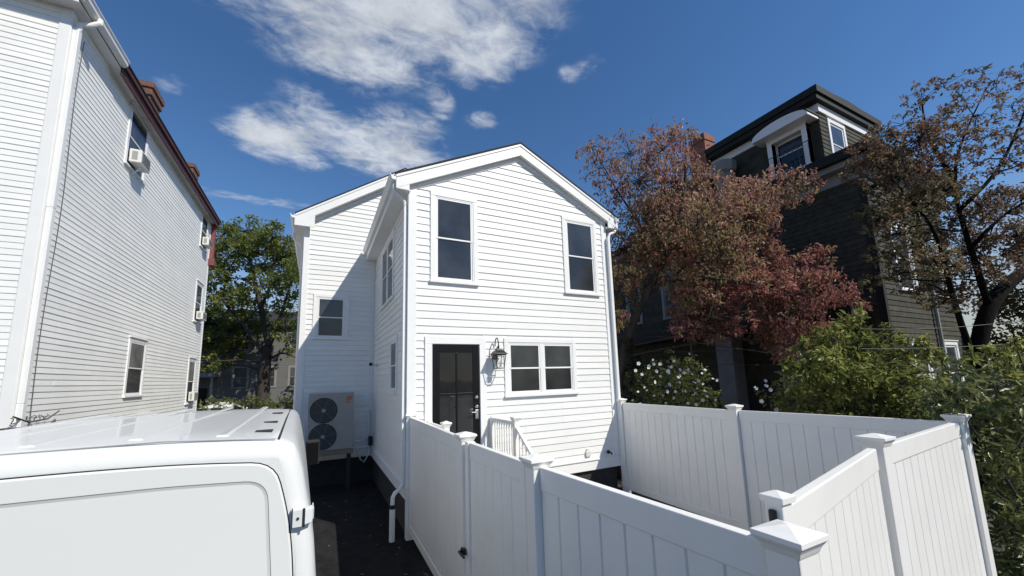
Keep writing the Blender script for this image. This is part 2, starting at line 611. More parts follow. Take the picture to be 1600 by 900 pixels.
def window(wl, par, u0, u1, z0, z1, trim=0.09, units=1, mats=None, label=None, sash=0.045, head=None, sill=True, proud=0.034, tmat='trim', lowglass='glass_lo', upglass='glass', split=0.5, cap=False):
    """u0..z1 outer edges of the casing. window > sash, pane, sill"""
    head = trim if head is None else head
    mb = MB()
    wl.box(mb, u0, u0 + trim, z0, z1 - head - 0.001, 0, proud)
    wl.box(mb, u1 - trim, u1, z0, z1 - head - 0.001, 0, proud)
    wl.box(mb, u0, u1, z1 - head, z1, 0, proud + 0.001)
    if cap:
        wl.box(mb, u0 - 0.02, u1 + 0.02, z1 + 0.001, z1 + 0.03, 0, proud + 0.03)
    a0, a1, b0, b1 = u0 + trim, u1 - trim, z0 + (0.01 if sill else trim), z1 - head
    if not sill:
        wl.box(mb, u0 + trim + .001, u1 - trim - .001, z0, z0 + trim, 0, proud)
    wn = mb.build('window', M[tmat], par, 0.004)
    if label:
        wn['label'] = label
    if sill:
        sm = MB()
        wl.box(sm, u0 - 0.015, u1 + 0.015, z0 - 0.045, z0 + 0.008, 0, proud + 0.03)
        sm.build('sill', M[tmat], wn, 0.005)
    wu = (a1 - a0) / units
    for k in range(units):
        c0, c1 = a0 + k * wu + (0.018 if k else 0.001), a0 + (k + 1) * wu - (0.018 if k < units - 1 else 0.001)
        if k:
            mm = MB()
            wl.box(mm, c0 - 0.036, c0 - 0.001, b0, b1 - 0.001, 0, proud - 0.006)
            mm.build('mullion', M[tmat], wn, 0.003)
        zm = b0 + (b1 - b0) * split
        fr = MB()                              # outer vinyl frame
        t = 0.028
        wl.box(fr, c0, c0 + t, b0, b1 - .001, 0, 0.026)
        wl.box(fr, c1 - t, c1, b0, b1 - .001, 0, 0.026)
        wl.box(fr, c0 + t + .001, c1 - t - .001, b1 - t, b1 - .001, 0, 0.026)
        wl.box(fr, c0 + t + .001, c1 - t - .001, b0, b0 + t, 0, 0.026)
        fr.build('frame', M[tmat], wn, 0.002)
        d0, d1, e0, e1 = c0 + t + .002, c1 - t - .002, b0 + t + .002, b1 - t - .002
        for lo, hi, nf, gm in ((zm - 0.018, e1, 0.022, upglass), (e0, zm + 0.018, 0.012, lowglass)):
            s = MB()
            q = sash * 0.72
            wl.box(s, d0, d0 + q, lo, hi, 0.001, nf)
            wl.box(s, d1 - q, d1, lo, hi, 0.001, nf)
            wl.box(s, d0 + q + .0005, d1 - q - .0005, lo, lo + q, 0.001, nf - .0005)
            wl.box(s, d0 + q + .0005, d1 - q - .0005, hi - q, hi, 0.001, nf - .0005)
            s.build('sash', M[tmat], wn, 0.002)
            g = MB()
            wl.box(g, d0 + q + .001, d1 - q - .001, lo + q + .001, hi - q - .001, 0.001, nf - 0.008)
            g.build('pane', M[gm], wn)
    return wn


# ------------------------------------------------------------------ ground
def sheet(name, x0, x1, y0, y1, z, m, nx=1, ny=1):
    mb = MB()
    vs = [(x0 + (x1 - x0) * i / nx, y0 + (y1 - y0) * j / ny, z) for j in range(ny + 1) for i in range(nx + 1)]
    fs = [(j * (nx + 1) + i, j * (nx + 1) + i + 1, (j + 1) * (nx + 1) + i + 1, (j + 1) * (nx + 1) + i) for j in range(ny) for i in range(nx)]
    mb.poly(vs, fs)
    o = mb.build(name, m, fix=False)
    o['kind'] = 'structure'
    return o


sheet('ground', -900, 900, -900, 900, G - 0.008, M['soil'])
sheet('asphalt_driveway', -14, 5.2, -26, 16, G - 0.004, M['asphalt'])
sheet('yard_bounce_sheet', 0.12, 4.75, -5.9, -0.02, G + 0.004, M['bounce'])  # unseen pale sheet, added to bounce sunlight onto the inner fence
sheet('street', -40, 40, 16.2, 21, G - 0.003, M['asphalt'])

# ------------------------------------------------------------------ white house
H = empty('white_house', (2.4, 0, G), 'newly built white clapboard gable house with black front door, behind the white fence', 'house')
W_ = 4.82
FR = Wall((0, 0, 0), (1, 0, 0), (0, -1, 0))        # wing front, u = x
SD = Wall((0, 0, 0), (0, 1, 0), (-1, 0, 0))        # wing left side, u = y
MAINY = 4.767
MF = Wall((0, MAINY, 0), (1, 0, 0), (0, -1, 0))    # main front, u = x
ML0, MR0, MBK = -1.93, 3.60, 13.5
RW = Wall((W_, 0, 0), (0, 1, 0), (1, 0, 0))
LW = Wall((ML0, 0, 0), (0, 1, 0), (-1, 0, 0))
RX, RZ, RS = 2.44, 7.84, 0.49                      # wing ridge and pitch
MX, MZ, MS = 0.80, 9.30, 0.672                     # main ridge and pitch


def ztop(x):
    return RZ - RS * abs(x - RX)


def ztm(x):
    return MZ - MS * abs(x - MX)


BASE = 0.75
fb = MB()
fb.box(0.05, W_ - 0.05, 0.05, MAINY + 0.1, G - 0.05, 0.56)
fb.box(ML0 + 0.05, MR0 - 0.05, MAINY + 0.06, MBK - 0.05, G - 0.05, 0.56)
fb.build('foundation', M['found'], H)
core = MB()
core.prism([(0, 0, .54), (W_, 0, .54), (W_, 0, ztop(W_) - .26), (RX, 0, RZ - .26), (0, 0, ztop(0) - .26)], (0, MAINY + 0.2, 0))
core.build('wall', M['siding'], H)
core = MB()
core.prism([(ML0, MAINY, .54), (MR0, MAINY, .54), (MR0, MAINY, ztm(MR0) - .3), (MX, MAINY, MZ - .3), (ML0, MAINY, ztm(ML0) - .3)], (0, MBK - MAINY, 0))
core.build('wall', M['siding'], H)


def zone_front(z):
    zz = z + 0.26
    lo = RX - (RZ - zz) / RS
    return (max(0.0, lo), min(W_, 2 * RX - lo))


W1 = (0.405, 1.40, 4.515, 6.355)
W2 = (3.535, 4.53, 4.515, 6.355)
WK = (1.945, 3.74, 2.245, 3.415)
DA, DB, DZ0, DZ1 = 0.44, 1.40, 1.02, 3.275
DT = (0.30, 1.535, 3.415)
shr = lambda q, s=0.05: (q[0] + s, q[1] - s, q[2] + s, q[3] - s)
FR.siding(zone_front, BASE, RZ - 0.30, 0.1435, 0.017, [shr(W1), shr(W2), shr(WK), (DT[0] + .05, DT[1] - .05, 0.7, DT[2] - .05)], 0.6).build('clapboard_siding', M['siding'], H)
S1 = (1.55, 3.42, 4.49, 6.09)
S2 = (1.00, 1.90, 2.38, 3.57)
SD.siding(lambda z: (0.0, MAINY), BASE, 6.23, 0.1435, 0.017, [shr(S1), shr(S2)], 0.2).build('clapboard_siding', M['siding'], H)
WM = (-1.646, -0.735, 3.85, 5.105)


def zone_main(z):
    lo = MX - (MZ - .3 - z) / MS
    return (max(ML0, lo), min(-0.002 if z < 6.4 else 0.9, 2 * MX - lo))


MF.siding(zone_main, BASE + .03, 8.4, 0.1435, 0.017, [shr(WM)], 0.2).build('clapboard_siding', M['siding'], H)
RW.siding(lambda z: (0.0, MAINY), BASE, 6.23, 0.1435, 0.017).build('clapboard_siding', M['siding'], H)
LW.siding(lambda z: (MAINY, MBK), BASE, 7.0, 0.1435, 0.017).build('clapboard_siding', M['siding'], H)

# water table with drip cap
wt = MB()
FR.box(wt, -0.03, W_ + 0.03, 0.53, 0.735, 0, 0.026)
FR.box(wt, -0.05, W_ + 0.05, 0.736, 0.765, 0, 0.05)
SD.box(wt, -0.02, MAINY - .04, 0.53, 0.735, 0, 0.027)
SD.box(wt, -0.04, MAINY - .06, 0.736, 0.766, 0, 0.051)
MF.box(wt, ML0 - 0.03, -0.03, 0.56, 0.765, 0, 0.026)
MF.box(wt, ML0 - 0.05, -0.05, 0.766, 0.795, 0, 0.05)
wt.build('water_table', M['trim'], H, 0.004)
# corner boards
cb = MB()
FR.box(cb, -0.026, 0.135, 0.767, ztop(0.1) - .24, 0, 0.028)
SD.box(cb, 0.0, 0.11, 0.768, 6.22, 0, 0.0265)
cb.build('corner_board', M['trim'], H, 0.004)
cb = MB()
FR.box(cb, W_ - 0.125, W_ + 0.026, 0.767, ztop(W_ - .1) - .26, 0, 0.028)
cb.build('corner_board', M['trim'], H, 0.004)
cb = MB()
MF.box(cb, ML0 - 0.026, ML0 + 0.12, 0.797, ztm(ML0) - .26, 0, 0.028)
cb.build('corner_board', M['trim'], H, 0.004)
cb = MB()
MF.box(cb, -0.12, -0.03, 0.797, 6.2, 0, 0.024)
SD.box(cb, MAINY - 0.10, MAINY - 0.03, 0.797, 6.12, 0, 0.024)
cb.build('corner_board', M['siding'], H, 0.003)

# wing roof
EV = 0.30                                           # eave reach
OV = 0.13                                           # rake reach
rf = MB()
for sgn in (-1, 1):
    xe = RX + sgn * (RX + EV)
    th = 0.045
    rf.prism([(RX, -OV - .02, RZ + .03), (xe, -OV - .02, ztop(xe) + .03), (xe, -OV - .02, ztop(xe) - .012), (RX, -OV - .02, RZ - .012)], (0, MAINY + OV + 0.9, 0))
rf.build('roof', M['shingle'], H)
for sgn in (-1, 1):
    xe = RX + sgn * (RX + EV - 0.02)
    rk = MB()
    x0 = RX
    rk.prism([(x0, -OV, RZ - .014), (xe, -OV, ztop(xe) - .014), (xe, -OV, ztop(xe) - .285), (x0, -OV, RZ - .285)], (0, 0.03, 0))
    rk.prism([(x0, -OV - .014, RZ - .013), (xe, -OV - .014, ztop(xe) - .013), (xe, -OV - .014, ztop(xe) - .07), (x0, -OV - .014, RZ - .07)], (0, 0.013, 0))
    rk.build('rake_board', M['trim'], H, 0.004)
    sf = MB()
    sf.prism([(x0, -OV + .031, RZ - .245), (xe, -OV + .031, ztop(xe) - .245), (xe, -OV + .031, ztop(xe) - .27), (x0, -OV + .031, RZ - .27)], (0, OV - .033, 0))
    # eave soffit and fascia along the side
    xw = 0.0 if sgn < 0 else W_
    xf = xw + sgn * (EV - 0.035)
    a, b = sorted((xw + sgn * 0.001, xf))
    sf.box(a, b, -OV + .032, MAINY - .002, 6.22, 6.245)
    a, b = sorted((xf, xf + sgn * 0.02))
    sf.box(a, b, -OV + .032, MAINY - .002, 6.22, ztop(xf) - .02)
    # boxed end of the eave
    a, b = sorted((xw + sgn * 0.03, xf - sgn * .001))
    sf.prism([(a, -OV + .004, 6.221), (b, -OV + .004, 6.221), (b, -OV + .004, ztop(b) - .2), (a, -OV + .004, ztop(a) - .2)], (0, 0.024, 0))
    sf.build('soffit', M['trim'], H)
    fz = MB()
    xi = RX + sgn * (RX - 0.14)
    fz.prism([(x0, -.03, RZ - .272), (xi, -.03, ztop(xi) - .272), (xi, -.03, ztop(xi) - .38), (x0, -.03, RZ - .38)], (0, 0.03, 0))
    fz.build('frieze_board', M['trim'], H, 0.003)
    # K-style gutter
    g0 = xf + sgn * 0.021
    gz = ztop(xf) - .02
    gm = MB()
    prof = [(0, gz), (0, gz - .115), (.06, gz - .115), (.085, gz - .08), (.09, gz - .04), (.115, gz - .012), (.115, gz), (.105, gz), (.105, gz - .01), (.08, gz - .03), (.05, gz - .05), (.01, gz - .05), (.01, gz)]
    gm.prism([(g0 + sgn * a, -OV - .01, z) for a, z in prof], (0, MAINY + OV - .05, 0))
    gm.build('gutter', M['trim'], H)
# left downspout with offset to the ground pipe
ds = MB()
ds.tube([(-0.31, -0.04, 6.33), (-0.31, -0.03, 6.24), (-0.22, 0.0, 6.13), (-0.09, 0.06, 6.05), (-0.062, 0.067, 5.93)], 0.036, 10)
ds.box(-0.098, -0.030, 0.030, 0.105, 1.9, 5.95)
ds.box(-0.096, -0.032, 0.032, 0.103, 0.80, 1.899)
ds.tube([(-0.064, 0.068, 0.84), (-0.064, 0.068, 0.79), (-0.11, 0.04, 0.73), (-0.21, -0.03, 0.69), (-0.25, -0.06, 0.63), (-0.258, -0.08, 0.50)], 0.037, 10)
ds.build('downspout', M['trim'], H, 0.008)
ds2 = MB()
ds2.tube([(-0.258, -0.08, 0.52), (-0.258, -0.08, 0.455)], 0.05, 14)
d2 = ds2.build('pipe_coupling', M['rubber'], H, 0.005)
ds3 = MB()
ds3.tube([(-0.258, -0.08, 0.46), (-0.258, -0.08, -0.06)], 0.047, 16)
ds3.build('drain_pipe', M['vinyl'], H, smooth=False)
ds = MB()
ds.tube([(5.15, -0.06, 6.33), (5.15, -0.06, 6.24), (5.07, -0.07, 6.14), (4.92, -0.075, 6.07), (4.855, -0.075, 5.94)], 0.036, 10)
ds.box(4.82, 4.892, -0.112, -0.035, 2.03, 5.97)
ds.box(4.821, 4.891, -0.111, -0.036, 0.1, 2.029)
ds.build('downspout', M['trim'], H, 0.008)

# main roof
MOV = 0.24
y0m = MAINY - MOV
rf = MB()
for sgn in (-1, 1):
    xe = ML0 - 0.27 if sgn < 0 else MR0 + 0.27
    rf.prism([(MX, y0m - .02, MZ + .03), (xe, y0m - .02, ztm(xe) + .03), (xe, y0m - .02, ztm(xe) - .012), (MX, y0m - .02, MZ - .012)], (0, MBK + 0.3 - y0m, 0))
rf.build('roof', M['shingle'], H)
vent = MB()
vent.tube([(0.95, y0m + 0.1, 9.22), (0.98, y0m + .1, 9.36), (1.10, y0m + .1, 9.40), (1.2, y0m + .1, 9.33)], 0.02, 8)
vent.build('roof_vent', M['blackmetal'], H)
for sgn in (-1, 1):
    xe = ML0 - 0.25 if sgn < 0 else MR0 + 0.25
    rk = MB()
    rk.prism([(MX, y0m, MZ - .014), (xe, y0m, ztm(xe) - .014), (xe, y0m, ztm(xe) - .31), (MX, y0m, MZ - .31)], (0, 0.03, 0))
    rk.prism([(MX, y0m - .014, MZ - .013), (xe, y0m - .014, ztm(xe) - .013), (xe, y0m - .014, ztm(xe) - .08), (MX, y0m - .014, MZ - .08)], (0, 0.013, 0))
    if sgn < 0:
        zb = ztm(xe) - .32
        rk.prism([(xe, y0m + .001, zb + .05), (xe + .48, y0m + .001, zb + .36), (xe + .48, y0m + .001, zb - .02), (xe, y0m + .001, zb - .02)], (0, 0.031, 0))
    rk.build('rake_board', M['trim'], H, 0.004)
    sf = MB()
    sf.prism([(MX, y0m + .033, MZ - .27), (xe, y0m + .033, ztm(xe) - .27), (xe, y0m + .033, ztm(xe) - .295), (MX, y0m + .033, MZ - .295)], (0, MOV - .036, 0))
    xw = ML0 if sgn < 0 else MR0
    zs = ztm(xe) - .34
    a, b = sorted((xw + sgn * .001, xe))
    sf.box(a, b, y0m + .033, MBK, zs, zs + .025)
    a, b = sorted((xe, xe + sgn * .018))
    sf.box(a, b, y0m + .0005, MBK, zs, ztm(xe) - .014)
    sf.build('soffit', M['trim'], H)
    g0 = xe + sgn * 0.02
    gz = ztm(xe) - .03
    gm = MB()
    prof = [(0, gz), (0, gz - .115), (.06, gz - .115), (.085, gz - .08), (.09, gz - .04), (.115, gz - .012), (.115, gz), (.105, gz), (.105, gz - .01), (.08, gz - .03), (.05, gz - .05), (.01, gz - .05), (.01, gz)]
    gm.prism([(g0 + sgn * a, y0m - .03, z) for a, z in prof], (0, MBK - y0m, 0))
    gm.build('gutter', M['trim'], H)
fz = MB()
fz.prism([(MX, MAINY - .03, MZ - .30), (ML0 + .1, MAINY - .03, ztm(ML0 + .1) - .30), (ML0 + .1, MAINY - .03, ztm(ML0 + .1) - .40), (MX, MAINY - .03, MZ - .40)], (0, 0.03, 0))
fz.build('frieze_board', M['trim'], H, 0.003)
ds = MB()
ds.tube([(ML0 - .32, MAINY + .5, 6.98), (ML0 - .30, MAINY + .5, 6.80), (ML0 - .12, MAINY + .5, 6.62), (ML0 - .07, MAINY + .5, 6.45), (ML0 - .07, MAINY + .5, 0.2)], 0.036, 10)
ds.build('downspout', M['trim'], H)

# windows
window(FR, H, *W1, label='tall double hung window above the black door', lowglass='glass')
window(FR, H, *W2, label='tall double hung window near the right corner')
window(FR, H, *WK, units=2, label='wide twin double hung window beside the wall lantern')
window(SD, H, *S1, units=2, trim=0.10, label='upper twin window on the shaded side wall')
window(SD, H, *S2, trim=0.10, label='small lower window on the shaded side wall')
window(MF, H, *WM, label='small window half in shadow on the set-back wall')

# front door
dc = MB()
FR.box(dc, DT[0], DA, 0.767, DZ1 - .001, 0, 0.036)
FR.box(dc, DB, DT[1], 0.767, DZ1 - .001, 0, 0.036)
FR.box(dc, DT[0], DT[1], DZ1, DT[2], 0, 0.037)
dcas = dc.build('door_casing', M['trim'], H, 0.004)
dr = MB()
d0, d1, z0, z1 = DA + .012, DB - .012, DZ0, DZ1 - .012
st = 0.135
gz0 = 1.52
FR.box(dr, d0, d0 + st, z0, z1, 0.001, 0.018)
FR.box(dr, d1 - st, d1, z0, z1, 0.001, 0.018)
FR.box(dr, d0 + st + .0005, d1 - st - .0005, z1 - .15, z1, 0.001, 0.0175)
FR.box(dr, d0 + st + .0005, d1 - st - .0005, z0, z0 + .2, 0.001, 0.0175)
FR.box(dr, d0 + st + .0005, d1 - st - .0005, gz0 - .17, gz0, 0.001, 0.0175)
FR.box(dr, d0 + st + .0005, d1 - st - .0005, z0 + .2005, gz0 - .1705, 0.001, 0.008)
dm = (d0 + d1) / 2
FR.box(dr, dm - .017, dm + .017, gz0 + .0005, z1 - .1505, 0.001, 0.017)
zm = (gz0 + z1 - .15) / 2
FR.box(dr, d0 + st + .001, dm - .0175, zm - .017, zm + .017, 0.001, 0.0165)
FR.box(dr, dm + .0175, d1 - st - .001, zm - .017, zm + .017, 0.001, 0.0165)
door = dr.build('door', M['black'], H, 0.003)
for (ua, ub) in ((d0 + st, dm - .017), (dm + .017, d1 - st)):
    for (za, zb) in ((gz0, zm - .017), (zm + .017, z1 - .15)):
        g = MB()
        FR.box(g, ua + .001, ub - .001, za + .001, zb - .001, 0.001, 0.007)
        g.build('pane', M['glass_blk' if za > gz0 + .1 else 'glass_door'], door)
hd = MB()
hx = d1 - 0.065
hd.lathe([(0.0, 0.002), (0.034, 0.002), (0.034, -0.018), (0.02, -0.03), (0, -0.03)], (hx, -0.018, 2.24), 16, axis='y')
hd.lathe([(0.0, 0.002), (0.036, 0.002), (0.036, -0.018), (0.022, -0.03), (0, -0.03)], (hx, -0.018, 2.06), 16, axis='y')
FR.box(hd, hx - .03, hx + .03, 1.83, 2.0, 0.018, 0.03)
hd.tube([(hx, -0.03, 1.96), (hx, -0.075, 1.96), (hx - .03, -0.085, 1.96), (hx - .13, -0.085, 1.955)], 0.012, 10)
hd.build('handle', M['chrome'], door, 0.004)
th = MB()
FR.box(th, DA + .002, DB - .002, 0.96, 1.012, 0, 0.06)
th.build('threshold', M['chrome'], H, 0.003)
# hose bib, outlet box
ob = MB()
FR.box(ob, 3.86, 3.99, 0.83, 0.95, 0.002, 0.05)
FR.box(ob, 3.885, 3.965, 0.93, 1.0, 0.018, 0.04)
ob.build('outlet_box', M['acwhite'], H, 0.006)
hb = MB()
hb.tube([(4.52, 0.0, 0.86), (4.52, -0.09, 0.86), (4.52, -0.12, 0.82)], 0.016, 10)
hb.lathe([(0, 0.012), (0.04, 0.01), (0.045, 0), (0.04, -0.01), (0, -0.012)], (4.47, -0.06, 0.875), 12, axis='y')
hb.build('hose_bib', M['blackmetal'], H)

# ------------------------------------------------------------------ wall lantern
LX, LY, LZ = 1.735, -0.21, 2.78
L = empty('wall_lantern', (LX, 0, LZ), 'black outdoor carriage lantern on the white wall between door and kitchen window', 'lantern')
b = MB()
b.lathe([(0, -0.004), (0.058, -0.004), (0.058, -0.022), (0.04, -0.03), (0, -0.03)], (LX, -0.017, 3.02), 20, axis='y')
b.build('backplate', M['blackmetal'], L)
b = MB()
arc = [Vector((LX, -0.035, 3.02))]
for k in range(15):
    a = math.pi * (1.12 - 1.12 * k / 14)
    arc.append(Vector((LX, -0.125 + 0.088 * math.cos(a), 3.275 + 0.115 * math.sin(a))))
arc.insert(1, Vector((LX, -0.05, 3.12)))
arc = [Vector((LX, -0.035, 3.02)), Vector((LX, -0.04, 3.14))] + [Vector((LX, -0.125 - 0.085 * math.cos(math.pi * k / 12), 3.24 + 0.16 * math.sin(math.pi * k / 12))) for k in range(13)]
b.tube(arc, 0.011, 10)
b.tube([(LX, -0.21, 3.24), (LX, -0.21, 3.17)], 0.016, 10)
b.build('arm', M['blackmetal'], L, smooth=True)
b = MB()


def sq(h, z):
    return [(LX - h, LY - h, z), (LX + h, LY - h, z), (LX + h, LY + h, z), (LX - h, LY + h, z)]


def frus(mb, h0, z0, h1, z1):
    mb.poly(sq(h0, z0) + sq(h1, z1), [(3, 2, 1, 0), (4, 5, 6, 7), (0, 1, 5, 4), (1, 2, 6, 5), (2, 3, 7, 6), (3, 0, 4, 7)])


frus(b, 0.140, 3.065, 0.140, 3.078)
frus(b, 0.128, 3.079, 0.072, 3.14)
frus(b, 0.06, 3.141, 0.05, 3.175)
b.build('lantern_roof', M['blackmetal'], L, 0.003)
b = MB()
for sx, sy in ((-1, -1), (1, -1), (1, 1), (-1, 1)):
    b.tube([(LX + sx * .108, LY + sy * .108, 3.064), (LX + sx * .076, LY + sy * .076, LZ + .012)], 0.0075, 6)
for h, z in ((0.112, 3.055), (0.08, LZ + .008)):
    q = [Vector(p) for p in sq(h, z)]
    for k in range(4):
        b.tube([q[k], q[(k + 1) % 4]], 0.008, 6)
b.build('cage', M['blackmetal'], L)
b = MB()
for k in range(4):
    lo, hi = sq(0.074, LZ + .012), sq(0.105, 3.06)
    b.poly([lo[k], lo[(k + 1) % 4], hi[(k + 1) % 4], hi[k]], [(0, 1, 2, 3)])
b.build('lantern_glass', M['lglass'], L, fix=False)
b = MB()
for dx, dy in ((-.03, 0), (.03, 0.01), (0, -.03)):
    b.tube([(LX + dx, LY + dy, 2.80), (LX + dx, LY + dy, 2.93)], 0.011, 8)
b.tube([(LX, LY, 2.79), (LX, LY, 2.81)], 0.05, 10)
b.build('candle', M['white_lamp'], L)

# ------------------------------------------------------------------ security camera
S = empty('security_camera', (0, 3.9, 3.05), 'small black and white security camera on the shaded side wall', 'camera')
b = MB()
b.tube([(-0.022, 3.9, 3.05), (-0.07, 3.9, 3.04), (-0.12, 3.92, 3.06), (-.16, 3.92, 3.08)], 0.018, 8)
b.lathe([(0, -.021), (.05, -.021), (.05, -.034), (0, -.034)], (0, 3.9, 3.05), 14, axis='x')
b.build('bracket', M['acwhite'], S)
b = MB()
b.tube([(-.15, 3.97, 3.08), (-.19, 3.84, 3.07)], 0.042, 14)
b.build('housing', M['acwhite'], S, 0.004)
b = MB()
b.tube([(-.191, 3.838, 3.07), (-.205, 3.79, 3.066)], 0.047, 14)
b.build('lens', M['black'], S)

# ------------------------------------------------------------------ heat pump
AX0, AX1, AY, AZ0, AZ1 = -1.645, -0.575, 4.08, 0.90, 2.305
A = empty('heat_pump', ((AX0 + AX1) / 2, AY + .18, AZ0), 'beige twin fan outdoor heat pump against the shaded wall', 'heat pump')
b = MB()
b.box(AX0, AX1, AY, AY + .36, AZ0, AZ1)
b.box(AX0 - .004, AX1 + .004, AY - .004, AY + .364, AZ1 + .001, AZ1 + .03)
b.box(AX0 + .75, AX1 - .002, AY - .006, AY - .0005, AZ0 + .03, AZ1 - .02)
b.box(AX0 + .02, AX0 + .745, AY - .004, AY - .0004, (AZ0 + AZ1) / 2 - .02, (AZ0 + AZ1) / 2 + .01)
b.box(AX0 + .82, AX0 + .98, AY - .02, AY - .0065, AZ0 + .5, AZ0 + .53)
b.build('cabinet', M['unit'], A, 0.008)
for k, zc in enumerate((1.90, 1.245)):
    fx = AX0 + 0.355
    g = MB()
    g.lathe([(0.0, -.0015), (0.325, -.0015), (0.325, -.012), (0.312, -.012), (0.312, -.006), (0.0, -.006)], (fx, AY, zc), 40, axis='y')
    fn = g.build('fan', M['fandark'], A)
    g = MB()
    for j in range(1, 8):
        r = 0.04 * j
        ring = [(fx + r * math.cos(t * math.pi / 16), AY - .016, zc + r * math.sin(t * math.pi / 16)) for t in range(33)]
        g.tube(ring, 0.0022, 4)
    for j in range(6):
        a = j * math.pi / 3 + .2
        g.tube([(fx, AY - .018, zc), (fx + .315 * math.cos(a), AY - .018, zc + .315 * math.sin(a))], 0.003, 4)
    g.lathe([(0, -.014), (.05, -.014), (.045, -.026), (0, -.026)], (fx, AY, zc), 16, axis='y')
    g.build('fan_guard', M['acgrille'], fn)
g = MB()
g.box(AX1 - .19, AX1 - .04, AY - .0085, AY - .0065, AZ1 - .17, AZ1 - .05)
g.box(AX1 - .19, AX1 - .10, AY - .0085, AY - .0065, AZ1 - .24, AZ1 - .18)
g.build('warning_sticker', M['orange'], A)
T = empty('equipment_stand', ((AX0 + AX1) / 2, AY + .2, G), 'pale timber stand carrying the heat pump', 'stand')
b = MB()
b.box(AX0 - .05, AX1 + .02, AY - .03, AY + .02, 0.77, 0.892)
b.box(AX0 - .05, AX1 + .02, AY + .32, AY + .37, 0.77, 0.892)
b.build('beam', M['timber'], T, 0.004)
for xx in (AX0 + .02, AX1 - .12):
    for yy in (AY + .021, AY + .26):
        b = MB()
        b.box(xx, xx + .09, yy, yy + .058, G, 0.891)
        b.build('leg', M['found'], T, 0.004)
b = MB()
b.tube([(AX1, 4.25, 1.05), (AX1 + .1, 4.25, 1.04), (-.30, 4.4, 1.02), (-.12, 4.65, 1.02), (-.1, 4.70, 1.3), (-.1, 4.70, 1.8)], 0.022, 8)
b.tube([(AX1, 4.22, 0.98), (AX1 + .12, 4.2, .9), (AX1 + .22, 4.3, .55), (-.25, 4.4, .45), (-.13, 4.5, .62), (-.09, 4.6, .95)], 0.018, 8)
b.build('refrigerant_line', M['acwhite'], A, smooth=True)
b = MB()
b.box(-0.135, -0.035, 4.45, 4.62, 0.86, 1.10)
b.build('disconnect_box', M['blackmetal'], A, 0.005)

# ------------------------------------------------------------------ porch steps
DECK = 0.985
P = empty('porch_stair', (1.0, -0.6, G), 'white entry porch and stair with turned baluster rails under the black door', 'stair')
b = MB()
b.box(0.32, 1.70, -1.12, -0.056, DECK - .04, DECK)
b.build('deck', M['greytrim'], P, 0.004)
b = MB()
b.box(0.34, 1.68, -1.10, -0.06, 0.70, DECK - .041)
nst = 5
rise = (DECK - G) / (nst + 1)
for k in range(nst):
    zt = DECK - rise * (k + 1)
    b.box(0.36, 1.66, -1.12 - .27 * (k + 1), -1.121 - .27 * k, G, zt)
b.build('riser', M['trim'], P, 0.004)
b = MB()
for k in range(nst):
    zt = DECK - rise * (k + 1)
    b.box(0.34, 1.68, -1.14 - .27 * (k + 1), -1.121 - .27 * k, zt + .001, zt + .03)
b.build('tread', M['greytrim'], P, 0.004)


def postcap(par, x, y, z, h, ex=0.04, name='cap', m='vinyl'):
    c = MB()

    def q(r, zz):
        return [(x - r, y - r, zz), (x + r, y - r, zz), (x + r, y + r, zz), (x - r, y + r, zz)]
    lev = [(h + 0.003, z - 0.055), (h + 0.007, z - 0.045), (h + 0.012, z - 0.03), (h + ex * .75, z - .012), (h + ex * .8, z - .006), (h + ex, z - .004), (h + ex, z + .018), (h * 0.9, z + .028), (h * .45, z + .038), (0.004, z + .044)]
    vs = []
    for r, zz in lev:
        vs += q(r, zz)
    fs = [(3, 2, 1, 0)]
    for i in range(len(lev) - 1):
        for k in range(4):
            a, bb = i * 4 + k, i * 4 + (k + 1) % 4
            fs.append((a, bb, bb + 4, a + 4))
    e = (len(lev) - 1) * 4
    fs.append((e, e + 1, e + 2, e + 3))
    c.poly(vs, fs)
    return c.build(name, M[m], par, 0.002)


